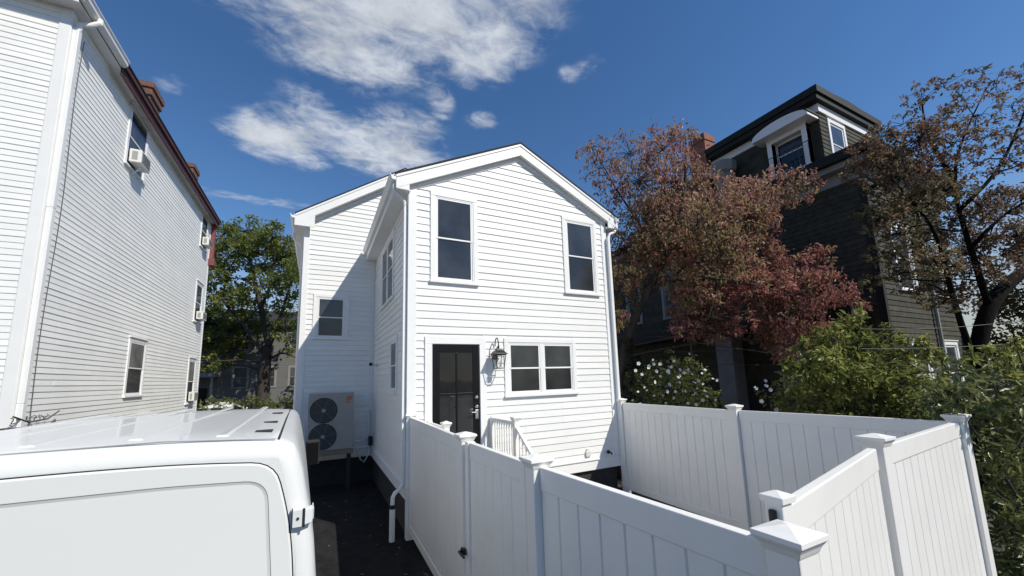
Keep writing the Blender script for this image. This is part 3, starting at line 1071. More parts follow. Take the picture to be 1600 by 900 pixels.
for xs, sl in ((0.385, 'left'), (1.63, 'right')):
    b = MB()
    b.box(xs - .045, xs + .045, -1.12, -1.03, 0.75, 1.86)
    np_ = b.build('newel_post', M['vinyl'], P, 0.005)
    postcap(np_, xs, -1.075, 1.90, .045, .03)
    b = MB()
    b.box(xs - .04, xs + .04, -0.12, -0.04, DECK + .001, 1.86)
    np_ = b.build('newel_post', M['vinyl'], P, 0.005)
    b = MB()
    b.box(xs - .03, xs + .03, -1.029, -0.121, 1.78, 1.84)
    b.build('rail', M['vinyl'], P, 0.008)
    b = MB()
    b.box(xs - .024, xs + .024, -1.029, -0.121, 1.07, 1.12)
    b.build('rail', M['vinyl'], P, 0.008)
    for k in range(8):
        yy = -0.20 - k * 0.103
        b = MB()
        b.tube([(xs, yy, z) for z in (1.121, 1.2, 1.25, 1.35, 1.55, 1.65, 1.70, 1.779)], [.017, .017, .012, .018, .013, .012, .017, .017], 8)
        b.build('baluster', M['vinyl'], P, smooth=True)
    b = MB()
    sl_ = 0.72
    dy = 1.25
    b.obox((xs - .03, -1.121, 1.70), (.06, 0, 0), (0, -dy, -dy * sl_), (0, 0, .06))
    b.build('rail', M['vinyl'], P, 0.008)
    b = MB()
    b.obox((xs - .024, -1.121, 1.05), (.048, 0, 0), (0, -dy, -dy * sl_), (0, 0, .05))
    b.build('rail', M['vinyl'], P, 0.008)
    b = MB()
    b.box(xs - .045, xs + .045, -1.121 - dy - .09, -1.122 - dy, G, 0.95)
    np_ = b.build('newel_post', M['vinyl'], P, 0.005)
    postcap(np_, xs, -1.166 - dy, 0.99, .045, .03)
    for k in range(10):
        yy = -1.20 - k * 0.115
        zb = 1.09 + (yy + 1.12) * sl_
        b = MB()
        b.tube([(xs, yy, zb + t) for t in (0, .08, .13, .23, .40, .50, .55, .62)], [.017, .017, .012, .018, .013, .012, .017, .017], 8)
        b.build('baluster', M['vinyl'], P, smooth=True)

# ------------------------------------------------------------------ vinyl fence
GRP = 'white vinyl fence runs around the small yard'


def fence_post(par, x, y, z, h=0.068, zb=G):
    b = MB()
    b.box(x - h, x + h, y - h, y + h, zb, z - .01)
    p_ = b.build('post', M['vinyl'], par, 0.008)
    postcap(p_, x, y, z + .02, h, .032)
    return p_


def fence_panel(par, p0, p1, zt0, zt1, zb0=0.03, zb1=0.03, board=0.185, name='panel', th=0.022):
    """tongue-and-groove boards between two rails"""
    p0, p1 = Vector((p0[0], p0[1], 0)), Vector((p1[0], p1[1], 0))
    d = p1 - p0
    ln = d.length
    u = d.normalized()
    nn = Vector((-u.y, u.x, 0))
    rail = 0.165
    n = max(1, round(ln / board))
    mb = MB()
    for k in range(n):
        a, c = ln * k / n, ln * (k + 1) / n
        za = zt0 + (zt1 - zt0) * (a + c) / 2 / ln
        zb = zb0 + (zb1 - zb0) * (a + c) / 2 / ln
        g = 0.009
        pr = []
        for s, q in ((a + .0005, th - g), (a + g, th), (c - g, th), (c - .0005, th - g), (c - .0005, -th + g), (c - g, -th), (a + g, -th), (a + .0005, -th + g)):
            pr.append(p0 + u * s + nn * q + Vector((0, 0, zb + .05)))
        mb.prism(pr, (0, 0, za - zb - .12))
    mb.build(name, M['vinyl'], par)
    hw = 0.030
    for nm, zz0, zz1, hh in (('top_rail', zt0 - rail, zt1 - rail, rail), ('bottom_rail', zb0, zb1, 0.13)):
        r = MB()
        o = p0 - nn * hw + Vector((0, 0, zz0))
        r.obox(o, d + Vector((0, 0, zz1 - zz0)), nn * 2 * hw, (0, 0, hh))
        r.build(nm, M['vinyl'], par, 0.008)


# left run beside the driveway
Fa = empty('vinyl_fence', (0.0, -1.5, G), 'white vinyl privacy fence panel running from the house corner to the gate', 'fence', GRP)
fence_post(Fa, 0.055, 0.03, 1.955)
fence_post(Fa, 0.0, -3.05, 1.955)
fence_panel(Fa, (0.055, -0.045), (0.0, -2.975), 1.95, 1.945)
Fg = empty('vinyl_gate', (0.02, -3.8, G), 'white vinyl walk gate with black latch in the driveway fence', 'gate')
for (xx, yy) in ((0.003, -3.19), (0.03, -4.40)):
    b = MB()
    b.box(xx - .045, xx + .045, yy - .045, yy + .045, 0.02, 1.93)
    s_ = b.build('stile', M['vinyl'], Fg, 0.008)
fence_panel(Fg, (0.005, -3.237), (0.028, -4.353), 1.925, 1.925)
b = MB()
b.box(-0.085, -0.046, -3.17, -3.10, 0.80, 0.86)
b.tube([(-0.075, -3.12, 0.83), (-0.11, -3.12, 0.83), (-0.115, -3.20, 0.83), (-0.11, -3.28, 0.83)], 0.012, 8)
b.build('latch', M['blackmetal'], Fg, 0.003)
Fc = empty('vinyl_fence', (0.15, -5.4, G), 'white vinyl fence panel nearest the camera, ending at the big corner post', 'fence', GRP)
fence_post(Fc, 0.035, -4.55, 1.945)
fence_post(Fc, 0.275, -6.21, 1.89)
fence_panel(Fc, (0.045, -4.625), (0.255, -6.135), 1.925, 1.875)
# front run
Fd = empty('vinyl_gate', (1.6, -5.85, G), 'sunlit white vinyl gate leaf with small capped end stile beside the big corner post', 'gate')
dirg = Vector((2.52 - .53, -5.63 + 6.03, 0)).normalized()
s0 = Vector((0.53, -6.03, 0))
b = MB()
b.box(s0.x - .042, s0.x + .042, s0.y - .042, s0.y + .042, 0.0, 1.965)
st_ = b.build('stile', M['vinyl'], Fd, 0.008)
c = MB()


def q4(r, zz):
    return [(s0.x - r, s0.y - r, zz), (s0.x + r, s0.y - r, zz), (s0.x + r, s0.y + r, zz), (s0.x - r, s0.y + r, zz)]


c.poly(q4(.054, 1.960) + q4(.056, 1.990) + q4(.004, 2.010), [(3, 2, 1, 0), (0, 1, 5, 4), (1, 2, 6, 5), (2, 3, 7, 6), (3, 0, 4, 7), (4, 5, 9, 8), (5, 6, 10, 9), (6, 7, 11, 10), (7, 4, 8, 11), (8, 9, 10, 11)])
c.build('cap', M['vinyl'], st_, 0.002)
b = MB()
b.box(s0.x - .062, s0.x - .0425, s0.y - .018, s0.y + .018, 1.825, 1.93)
b.build('latch', M['blackmetal'], Fd, 0.012, bseg=3)
e0 = s0 + dirg * 0.045
e1 = Vector((2.52, -5.63, 0))
fence_panel(Fd, e0, e1, 1.935, 1.945, 0.02, 0.03)
Fe = empty('vinyl_fence', (3.8, -5.55, G), 'sunlit white vinyl fence panel between the two right hand posts, facing the camera', 'fence', GRP)
fence_post(Fe, 2.66, -5.61, 1.985)
fence_post(Fe, 5.12, -5.42, 1.985)
fence_panel(Fe, (2.74, -5.605), (5.045, -5.425), 1.945, 1.945)
Ff = empty('vinyl_fence', (4.9, -2.6, G), 'long white vinyl fence run from the house corner to the far right post', 'fence', GRP)
fence_post(Ff, 4.90, -0.10, 1.99)
fence_post(Ff, 4.83, -2.93, 1.985)
fence_panel(Ff, (4.898, -0.175), (4.832, -2.855), 1.95, 1.945)
fence_panel(Ff, (4.838, -3.005), (5.10, -5.345), 1.945, 1.945)

# ------------------------------------------------------------------ van
V = empty('cargo_van', (-2.62, -4.95, G), 'white cargo van parked in the driveway, seen from behind', 'van')
V.rotation_euler = (0, 0, R(1.9))
side = [(0.95, 0.38), (1.10, 0.42), (1.15, 0.62), (1.168, 0.95), (1.172, 1.35), (1.168, 1.70), (1.150, 1.90), (1.128, 2.03), (1.104, 2.16), (1.082, 2.27), (1.060, 2.345), (1.035, 2.395), (1.00, 2.418), (0.96, 2.428), (0.78, 2.444), (0.60, 2.454), (0.30, 2.464), (0, 2.468)]
sec = side + [(-x, z) for x, z in side[-2::-1]]


def inset(sec, d):
    out = []
    cx, cz = 0, 1.4
    n = len(sec)
    for i, (x, z) in enumerate(sec):
        a, b_ = sec[max(i - 1, 0)], sec[min(i + 1, n - 1)]
        t = Vector((b_[0] - a[0], b_[1] - a[1]))
        t.normalize()
        nrm = Vector((-t.y, t.x))
        out.append((x + nrm.x * d, z + nrm.y * d if z > .5 else z))
    return out


stations = [(0.0, 0.085, 2.468), (0.008, 0.05, 2.468), (0.03, 0.022, 2.468), (0.07, 0.006, 2.468), (0.12, 0.0, 2.468), (0.6, 0, 2.470), (1.5, 0, 2.470), (2.6, 0, 2.462), (3.4, 0, 2.44), (3.75, 0.01, 2.38), (4.05, 0.02, 2.24), (4.5, 0.03, 1.85), (4.85, 0.04, 1.42), (5.3, 0.06, 1.28), (5.75, 0.09, 1.12), (5.92, 0.16, 0.95), (6.0, 0.26, 0.85)]
b = MB()
vs, fs = [], []
ns = len(sec)
for (y, d, zt) in stations:
    s = inset(sec, d)
    for (x, z) in s:
        k = (zt - 1.0) / 1.468
        z2 = 1.0 + (z - 1.0) * k if z > 1.0 else z
        if zt < 1.0 and z > 0.8:
            z2 = min(z2, zt)
        yy = y + (0.035 * max(0, z - 1.2) if y < 0.5 else 0)
        vs.append((x, yy, z2))
for i in range(len(stations) - 1):
    for k in range(ns - 1):
        fs.append((i * ns + k, i * ns + k + 1, (i + 1) * ns + k + 1, (i + 1) * ns + k))
    fs.append((i * ns + ns - 1, i * ns, (i + 1) * ns, (i + 1) * ns + ns - 1))
fs.append(tuple(range(ns)))
e = (len(stations) - 1) * ns
fs.append(tuple(range(e, e + ns))[::-1])
b.poly(vs, fs)
body = b.build('body', M['van'], V)
me = body.data
me.polygons.foreach_set('use_smooth', [len(p.vertices) == 4 for p in me.polygons])


def rear_y(z):
    return 0.035 * max(0, z - 1.2)


def arcpts(pts, r=0.1, n=6):
    """round the corners of a polygon"""
    out = []
    m = len(pts)
    for i in range(m):
        p = Vector(pts[i])
        a = Vector(pts[i - 1]) - p
        c_ = Vector(pts[(i + 1) % m]) - p
        rr = min(r, a.length * .45, c_.length * .45)
        a, c_ = p + a.normalized() * rr, p + c_.normalized() * rr
        for k in range(n + 1):
            t = k / n
            out.append(a * (1 - t) ** 2 + p * 2 * t * (1 - t) + c_ * t * t)
    return out


def offs(pts, d):
    """shrink polygon towards its inside by d (counter-clockwise)"""
    m = len(pts)
    out = []
    for i in range(m):
        t = (pts[(i + 1) % m] - pts[i - 1])
        t = Vector((t.x, t.y)).normalized()
        nrm = Vector((-t.y, t.x))
        out.append(pts[i] + nrm * d)
    return out


def rear_ring(mb, outer, inner, y0, y1):
    n = len(outer)
    for i in range(n):
        j = (i + 1) % n
        q = [outer[i], outer[j], inner[j], inner[i]]
        yy = [y0, y0, y1, y1]
        mb.poly([(p.x, rear_y(p.y) + y, p.y) for p, y in zip(q, yy)], [(0, 1, 2, 3)])


for (xl, xr_) in ((-0.275, 1), (-0.285, -1)):
    if xr_ == 1:
        raw = [(xl, 0.55), (1.06, 0.55), (1.065, 1.3), (1.062, 1.70), (1.045, 1.92), (1.015, 2.10), (0.955, 2.32), (0.60, 2.355), (0.25, 2.368), (xl, 2.372)]
        rin = [(-0.17, 1.42), (0.955, 1.36), (0.975, 1.72), (0.93, 2.245), (0.55, 2.270), (-0.17, 2.285)]
    else:
        raw = [(-1.06, 0.55), (xl, 0.55), (xl, 2.372), (-0.25, 2.368), (-0.60, 2.355), (-0.955, 2.32), (-1.015, 2.10), (-1.045, 1.92), (-1.062, 1.70), (-1.065, 1.3)]
        rin = [(-0.955, 1.36), (-0.38, 1.42), (-0.38, 2.285), (-0.55, 2.270), (-0.93, 2.245), (-0.975, 1.72)]
    out = arcpts(raw, 0.16, 5)
    inn = arcpts(rin, 0.10, 7)
    g = MB()
    sm = offs(out, -0.006)
    g.poly([(p.x, rear_y(p.y) - .0015, p.y) for p in sm], [tuple(range(len(sm)))])
    sm2 = g
    dm = MB()
    o2 = offs(out, 0.008)
    rear_ring(dm, out, out, -.001, -.001)
    # door skin: rounded edge, flat, then a step down into the recess
    bmv = [(p.x, rear_y(p.y) - .0018, p.y) for p in out]
    k0 = len(out)
    rear_ring(dm, out, o2, -.0018, -.010)
    # fill between o2 and inn with a bridged polygon
    bm = bmesh.new()
    vo = [bm.verts.new((p.x, rear_y(p.y) - .010, p.y)) for p in o2]
    vi = [bm.verts.new((p.x, rear_y(p.y) - .010, p.y)) for p in inn]
    eo = [bm.edges.new((vo[i], vo[(i + 1) % len(vo)])) for i in range(len(vo))]
    ei = [bm.edges.new((vi[i], vi[(i + 1) % len(vi)])) for i in range(len(vi))]
    bmesh.ops.triangle_fill(bm, use_beauty=True, edges=eo + ei)
    bm.verts.index_update()
    dm.poly([v.co.copy() for v in bm.verts], [tuple(v.index for v in f.verts) for f in bm.faces])
    bm.free()
    in2 = offs(inn, 0.006)
    in3 = offs(inn, 0.016)
    rear_ring(dm, inn, in2, -.010, -.0085)
    rear_ring(dm, in2, in3, -.0085, -.0055)
    dm.poly([(p.x, rear_y(p.y) - .0055, p.y) for p in in3], [tuple(range(len(in3)))])
    dr_ = dm.build('rear_door', M['vanpanel'], V, fix=False)
    gp = g.build('door_seal', M['seam'], dr_, fix=False)
    rs = MB()
    # grey line round the recess: groove, with seal shadow put in as colour
    ip = offs(inn, 0.002)
    keep = [p for p in ip if p.y > 1.55 or (p.x > 0.9 and p.y > 1.4)]
    rs.tube([(p.x, rear_y(p.y) - .0085, p.y) for p in ip] + [(ip[0].x, rear_y(ip[0].y) - .0085, ip[0].y)], 0.0020, 6)
    rs.build('panel_groove', M['groove'], dr_)
    # hinge wrapped round the corner
    for hz in (2.045, 0.95):
        h = MB()
        xh = xr_ * 1.045
        h.obox((xh, rear_y(hz) - .030, hz - .042), (xr_ * .055, 0, 0), (0, .026, 0), (0, 0, .084))
        h.obox((xh + xr_ * .055, rear_y(hz) - .030, hz - .036), (xr_ * .036, .030, 0), (0, .05, 0), (0, 0, .072))
        h.obox((xh + xr_ * .091, rear_y(hz) + .0, hz - .026), (xr_ * .006, .02, 0), (0, .12, 0), (0, 0, .052))
        hg = h.build('hinge', M['van'], dr_, 0.008)
        h = MB()
        h.tube([(xh + xr_ * .050, rear_y(hz) - .031, hz - .044), (xh + xr_ * .050, rear_y(hz) - .031, hz + .044)], 0.006, 8)
        h.tube([(xh + xr_ * .024, rear_y(hz) - .029, hz), (xh + xr_ * .024, rear_y(hz) - .034, hz)], 0.007, 8)
        h.obox((xh - xr_ * .004, rear_y(hz) - .024, hz - .047), (xr_ * .004, 0, 0), (0, .018, 0), (0, 0, .094))
        h.build('hinge_pin', M['seam'], hg)
# roof ribs, roof mounts, drip channels
b = MB()


def roofz(x):
    for (x0, z0), (x1, z1) in zip(side[:-1], side[1:]):
        if x1 <= abs(x) <= x0:
            return z0 + (z1 - z0) * (x0 - abs(x)) / (x0 - x1)
    return 2.468


for x in (-0.7, -0.35, 0.0, 0.36, 0.70):
    z = roofz(x)
    b.prism([(x - .035, 0.25, z - .003), (x - .018, 0.25, z + .008), (x + .018, 0.25, z + .008), (x + .035, 0.25, z - .003)], (0, 3.0, 0))
b.build('roof_rib', M['van'], V, 0.003)
for s in (-1, 1):
    b = MB()
    x = s * 0.965
    z = roofz(x)
    b.tube([(x, 0.12, z + .003), (x, 1.5, z + .004), (x, 3.35, z - .02)], 0.006, 6)
    b.build('drip_channel', M['seam'], V)
    for yy in (0.42, 1.05, 2.1):
        b = MB()
        x = s * 0.875
        z = roofz(x)
        b.obox((x - .045, yy, z + .0015), (.09, 0, 0), (0, .10, 0), (0, 0, .006))
        b.build('roof_mount', M['seam'], V, 0.003)
b = MB()
b.tube([(-0.95, 0.105, roofz(.95) + .001), (-.5, .105, roofz(.5) + .002), (.5, .105, roofz(.5) + .002), (0.95, 0.105, roofz(.95) + .001)], 0.0035, 6)
b.build('roof_seam', M['acgrille'], V)
# mirrors
for s in (-1, 1):
    b = MB()
    yy = 4.22
    b.tube([(s * 1.12, yy + .1, 1.52), (s * 1.22, yy + .08, 1.54)], 0.045, 8)
    b.obox((s * 1.17, yy, 1.55), (s * .18, 0, 0), (0, .13, 0), (0, 0, .34))
    mr = b.build('mirror', M['rubber'], V, 0.035, bseg=3)
    b = MB()
    b.obox((s * 1.178, yy - .012, 1.575), (s * .158, 0, 0), (0, .011, 0), (0, 0, .285))
    b.build('mirror_glass', M['glass_blk'], mr, 0.03)
# bumper, lamps, wheels, windscreen, side door glass
b = MB()
b.obox((-1.12, -.12, .38), (2.24, 0, 0), (0, .14, 0), (0, 0, .22))
b.build('bumper', M['rubber'], V, 0.03)
for s in (-1, 1):
    b = MB()
    b.obox((s * 1.085, -.012, .95), (s * .07, .03, 0), (0, .06, 0), (0, 0, .42))
    b.build('tail_light', M['redlens'], V, 0.01)
    for yy in (1.15, 4.75):
        b = MB()
        b.lathe([(0.0, -.12), (.25, -.12), (.33, -.10), (.345, -.06), (.345, .06), (.33, .10), (.25, .12), (0, .12)], (s * 1.05, yy, .345), 28, axis='x')
        wh = b.build('wheel', M['rubber'], V)
        b = MB()
        b.lathe([(0, .121), (.21, .121), (.20, .125), (.06, .13), (0, .135)] if s > 0 else [(0, -.121), (.21, -.121), (.20, -.125), (.06, -.13), (0, -.135)], (s * 1.05, yy, .345), 24, axis='x')
        b.build('rim', M['acgrille'], wh)
    b = MB()
    b.obox((s * 1.172, 3.55, 1.55), (s * -.03, 0, .62), (0, .65, 0), (s * .006, 0, 0))
    b.build('side_window', M['glass_blk'], V, 0.002)
b = MB()
b.poly([(-1.0, 4.83, 1.50), (1.0, 4.83, 1.50), (.92, 4.10, 2.25), (-.92, 4.10, 2.25), (-1.0, 4.85, 1.51), (1.0, 4.85, 1.51), (.92, 4.12, 2.26), (-.92, 4.12, 2.26)], [(0, 1, 2, 3), (4, 7, 6, 5), (0, 4, 5, 1), (1, 5, 6, 2), (2, 6, 7, 3), (3, 7, 4, 0)])
b.build('windscreen', M['glass_blk'], V)

# ------------------------------------------------------------------ neighbouring white house on the left
NX, NY0, NY1 = -6.0, 2.36, 13.75
B = empty('clapboard_house', (-9.5, 8, G), 'tall old white vinyl sided house with dark red eaves and brick chimneys', 'house')
NE = Wall((NX, 0, 0), (0, 1, 0), (1, 0, 0))         # the long wall, u = y
NF = Wall((0, NY0, 0), (1, 0, 0), (0, -1, 0))       # the end wall, u = x
b = MB()
b.box(-14.5, NX, NY0, NY1, G, 10.0)
b.build('wall', M['old_vinyl'], B)
NW = [(5.05, 6.30, 8.22, 9.86), (12.1, 13.15, 8.38, 9.86), (12.15, 13.2, 5.25, 6.90), (6.50, 7.72, 2.42, 3.97), (12.05, 13.1, 1.98, 3.75)]
NE.siding(lambda z: (NY0 + .10, NY1 - .08), 0.35, 9.95, 0.112, 0.0125, [shr(q) for q in NW], 0.5).build('vinyl_siding', M['old_vinyl'], B)
NF.siding(lambda z: (-14.5, NX - .12), 0.35, 9.95, 0.112, 0.0125, [], 0.5).build('vinyl_siding', M['old_vinyl'], B)
b = MB()
NF.box(b, NX - .14, NX + .022, 0.2, 9.9, 0, 0.022)
NE.box(b, NY0 + .0005, NY0 + .11, 0.2, 9.9, 0, 0.0215)
b.build('corner_board', M['trim'], B, 0.006)
b = MB()
NE.box(b, NY1 - .09, NY1 + .02, 0.2, 9.6, 0, 0.02)
b.build('corner_board', M['trim'], B, 0.004)
lab = ['attic storey window with an air conditioner nearest the street corner', None, None, 'curtained ground floor window', None]
for q, lb in zip(NW, lab):
    window(NE, B, *q, trim=0.085, proud=0.03, label=lb, upglass='glass_old' if q[2] > 5 else 'curtain', lowglass='glass_old', cap=True)
# eave: white gutter near the corner, dark red fascia beyond
b = MB()
b.box(-14.8, NX + .20, NY0 - .28, NY1 + .22, 9.90, 9.93)
b.build('soffit', M['trim'], B)
b = MB()
b.prism([(NX + .30, NY0 - .30, 10.10), (NX + .30, NY0 - .30, 10.14), (-10.3, NY0 - .30, 11.0), (-14.9, NY0 - .30, 10.14), (-14.9, NY0 - .30, 10.10)], (0, NY1 - NY0 + .56, 0))
b.build('roof', M['shingle'], B)
b = MB()
b.box(NX + .202, NX + .23, 3.86, NY1 + .24, 9.76, 10.095)
b.box(NX + .231, NX + .28, 3.86, NY1 + .24, 9.97, 10.098)
b.build('fascia', M['maroon'], B, 0.004)
b = MB()
g0, gz = NX + .202, 10.11
prof = [(0, gz), (0, gz - .16), (.08, gz - .17), (.12, gz - .12), (.125, gz - .06), (.15, gz - .02), (.15, gz), (.14, gz), (.14, gz - .01), (.10, gz - .03), (.05, gz - .06), (.01, gz - .06), (.01, gz)]
b.prism([(g0 + a, NY0 - .31, z) for a, z in prof], (0, 3.855 - NY0 + .31, 0))
b.build('gutter', M['trim'], B)
b = MB()
b.box(-14.8, NX + .20, NY0 - .30, NY0 - .281, 9.88, 10.10)
b.build('fascia', M['trim'], B, 0.004)
b = MB()
b.tube([(NX + .33, NY0 + .18, 9.98), (NX + .33, NY0 + .16, 9.88), (NX + .22, NY0 + .14, 9.78), (NX + .10, NY0 + .10, 9.70), (NX + .07, NY0 + .09, 9.55)], 0.05, 10)
b.box(NX + .024, NX + .115, NY0 + .04, NY0 + .15, 5.9, 9.58)
b.box(NX + .026, NX + .113, NY0 + .042, NY0 + .148, 2.4, 5.898)
b.box(NX + .024, NX + .115, NY0 + .04, NY0 + .15, 0.1, 2.398)
b.build('downspout', M['trim'], B, 0.008)
b = MB()
b.box(NX + .022, NX + .16, NY1 - .06, NY1 + .16, 8.25, 9.925)
b.box(NX + .01, NX + .22, NY1 - .12, NY1 + .22, 7.95, 8.249)
b.build('corner_board', M['red'], B, 0.006)
b = MB()
pts = [(NX + .03, 2.80 + .04 * math.sin(z * 1.3), z) for z in [2.0 + .4 * i for i in range(20)]]
b.tube(pts, 0.006, 6)
b.build('cable', M['cable'], B)
for (y, z0, z1, w_) in ((8.35, 10.0, 12.6, .85), (13.3, 10.0, 12.4, .7)):
    b = MB()
    b.box(-7.5, -6.75, y, y + w_, z0, z1)
    b.box(-7.55, -6.70, y - .05, y + w_ + .05, z1 - .42, z1 - .18)
    b.box(-7.59, -6.66, y - .09, y + w_ + .09, z1 - .18 + .001, z1)
    b.build('chimney', M['brick'], B)
b = MB()
pts = []
for k in range(46):
    a = k * .7
    pts.append((NX + .08 + .025 * math.sin(a * 1.7), 2.2 + k * .022, 2.13 + .05 * math.cos(a)))
b.tube(pts, 0.007, 5)
b.tube([(NX + .1, 2.22, 2.2), (NX + .12, 2.6, 2.08), (NX + .13, 3.1, 2.10), (NX + .1, 3.5, 2.22)], 0.014, 6)
cb_ = b.build('cable_bundle', M['cable'])
tag(cb_, 'tangled dark cable bundle hanging low on the left house corner', 'cable')


def window_ac(y0, y1, z0, z1, dx, label):
    a = empty('window_air_conditioner', (NX + .03, (y0 + y1) / 2, z0), label, 'air conditioner', 'air conditioners in the left house windows')
    b = MB()
    b.box(NX + .045, NX + .045 + dx, y0, y1, z0, z1)
    b.build('case', M['acwhite'], a, 0.012)
    b = MB()
    b.box(NX + .046 + dx, NX + .05 + dx, y0 + .05, y1 - .05, z0 + .04, z1 - .04)
    for k in range(9):
        zz = z0 + .05 + (z1 - z0 - .1) * k / 8
        b.box(NX + .0505 + dx, NX + .056 + dx, y0 + .05, y1 - .05, zz, zz + .008)
    b.build('grille', M['acgrille'], a)
    b = MB()
    b.box(NX + .10, NX + .02 + dx * .8, y0 - .004, y0 - .0005, z0 + .06, z1 - .06)
    b.build('side_vent', M['acgrille'], a)
    b = MB()
    b.tube([(NX + .03, (y0 + y1) / 2, z0 - .22), (NX + .03 + dx * .7, (y0 + y1) / 2, z0 - .012)], 0.018, 6)
    b.build('support_bracket', M['trim'], a)
    return a


window_ac(5.18, 5.78, 8.31, 8.66, .24, 'white air conditioner in the top floor window nearest the camera')
window_ac(12.30, 12.92, 8.47, 8.80, .22, 'white air conditioner in the top floor window by the red corner trim')
window_ac(12.36, 12.98, 5.34, 5.66, .22, 'white air conditioner in the middle floor window under the red corner trim')
window_ac(12.28, 12.86, 2.07, 2.42, .18, 'white air conditioner low in the ground floor window at the far corner')

# ------------------------------------------------------------------ dark shingled house on the right
D = empty('dark_house', (15, 2, G), 'dark olive shingled house with black cornices and a white arched dormer', 'house')
DX, DY = 12.0, -2.6
DWl = Wall((DX, 0, 0), (0, 1, 0), (-1, 0, 0))       # shaded west wall, u = y
DSl = Wall((0, DY, 0), (1, 0, 0), (0, -1, 0))       # sunlit south wall, u = x
b = MB()
b.box(DX, 17.2, DY, 11, G, 8.32)
b.build('wall', M['darkshingle'], D)
DWIN = [(13.0, 14.25, 4.75, 6.72), (15.25, 16.4, 4.75, 6.72), (13.1, 14.2, 1.5, 3.32), (15.3, 16.4, 1.5, 3.32)]
DSl.siding(lambda z: (DX, 17.2), 0.5, 8.2, 0.15, 0.02, [shr(q) for q in DWIN], 0.9).build('shingle_siding', M['darkshingle'], D)
DWN = [(3.25, 4.75, 4.95, 7.15), (5.95, 6.95, 4.95, 7.15)]
DWl.siding(lambda z: (DY, 11), 0.5, 8.2, 0.15, 0.02, [shr(q) for q in DWN], 0.5).build('shingle_siding', M['darkshingle'], D)
for q in DWIN:
    window(DSl, D, *q, trim=0.12, proud=0.05, upglass='glass_old', lowglass='glass_old', cap=True)
for q in DWN:
    window(DWl, D, *q, trim=0.12, proud=0.05, tmat='greytrim', upglass='glass_old', lowglass='glass_old', cap=True)  # white trim swapped for grey: the wall's shade is in its colour
# lower cornice and skirt roof
b = MB()
b.box(DX - .52, 17.7, DY - .52, 11.5, 8.42, 8.66)
b.box(DX - .42, 17.6, DY - .42, 11.4, 8.661, 8.74)
b.build('cornice', M['darktrim'], D, 0.01)
b = MB()
b.box(DX - .36, 17.5, DY - .36, 11.3, 8.24, 8.419)
b.box(DX - .06, 17.25, DY - .06, 11.05, 7.9, 8.239)
b.build('frieze', M['greytrim'], D, 0.01)
b = MB()
DSl.box(b, DX - .02, DX + .12, .4, 7.9, 0, .035)
DWl.box(b, DY + .0005, DY + .12, .4, 7.9, 0, .035)
b.build('corner_board', M['darktrim'], D)
UX0, UX1, UY0, UY1 = 12.5, 15.95, -1.60, 6.0
b = MB()
b.box(UX0, UX1, UY0, UY1, 8.7, 10.95)
b.build('wall', M['darkshingle'], D)
U_S = Wall((0, UY0, 0), (1, 0, 0), (0, -1, 0))
U_W = Wall((UX0, 0, 0), (0, 1, 0), (-1, 0, 0))
UWIN = (12.95, 14.05, 9.05, 10.62)
U_S.siding(lambda z: (UX0, UX1), 8.75, 10.7, 0.15, 0.02, [shr(UWIN)], 0.9).build('shingle_siding', M['darkshingle'], D)
window(U_S, D, *UWIN, trim=0.12, proud=0.05, upglass='glass', lowglass='curtain', label='white window on the sunlit top storey wall')
b = MB()
b.box(UX0 - .06, UX1 + .06, UY0 - .06, UY1, 10.70, 10.98)
b.build('frieze', M['trim'], D, 0.01)
b = MB()
b.box(UX0 - .36, UX1 + .40, UY0 - .18, 2.0, 10.981, 11.16)
b.box(UX0 - .42, UX1 + .50, UY0 - .24, 2.1, 11.161, 11.40)
b.build('cornice', M['darktrim'], D, 0.012)
b = MB()
b.prism([(UX0 - .38, UY0 - .2, 11.401), (UX1 + .45, UY0 - .2, 11.401), (14.2, UY0 - .2, 11.50)], (0, 3.8, 0))
b.build('roof', M['shingle'], D)
# dormer window with arched hood and iron rail, on the west side
wd = window(U_W, D, -1.34, -0.12, 9.05, 10.45, trim=0.15, proud=0.26, sash=.05, lowglass='glass_blk', upglass='glass', label='white dormer window under an arched hood', split=.62)
b = MB()
for u in (-1.34, -.27):
    U_W.box(b, u, u + .15, 9.02, 10.46, 0, .258)
arch = [(-1.60, 10.46), (-1.60, 10.53)] + [(-.73 + .86 * math.cos(math.pi - math.pi * k / 14), 10.54 + .27 * math.sin(math.pi * k / 14)) for k in range(15)] + [(.14, 10.53), (.14, 10.46)]
U_W.prism(b, arch, 0.02, 0.66)
b.build('hood', M['trim'], D)
b = MB()
arc2 = [U_W.p(-.73 + .89 * math.cos(math.pi - math.pi * k / 14), 10.555 + .285 * math.sin(math.pi * k / 14), .35) for k in range(15)]
for a_, c_ in zip(arc2[:-1], arc2[1:]):
    b.obox(a_ + Vector((.34, 0, 0)), c_ - a_, (-.68, 0, 0), (0, 0, .025))
b.build('hood_roof', M['darktrim'], D)
b = MB()
for u in [-1.42 + .15 * k for k in range(10)]:
    b.tube([U_W.p(u, 8.76, .45), U_W.p(u, 9.72, .45)], .009, 5)
b.tube([U_W.p(-1.46, 9.72, .45), U_W.p(-.03, 9.72, .45)], .014, 6)
b.tube([U_W.p(-1.46, 8.85, .45), U_W.p(-.03, 8.85, .45)], .010, 6)
b.build('balcony_rail', M['blackmetal'], D)
b = MB()
b.box(12.2, 12.80, 2.12, 2.85, 8.7, 12.25)
b.box(12.17, 12.83, 2.09, 2.88, 11.95, 12.1)
b.build('chimney', M['brick2'], D)
b = MB()
b.lathe([(.30, 8.7), (.30, 9.9), (.42, 10.0), (.45, 10.15), (.45, 10.35), (.30, 10.45), (.1, 10.55), (0, 10.6)], (12.0, 1.35, 0), 10)
b.build('turret_cap', M['greytrim'], D)
b = MB()
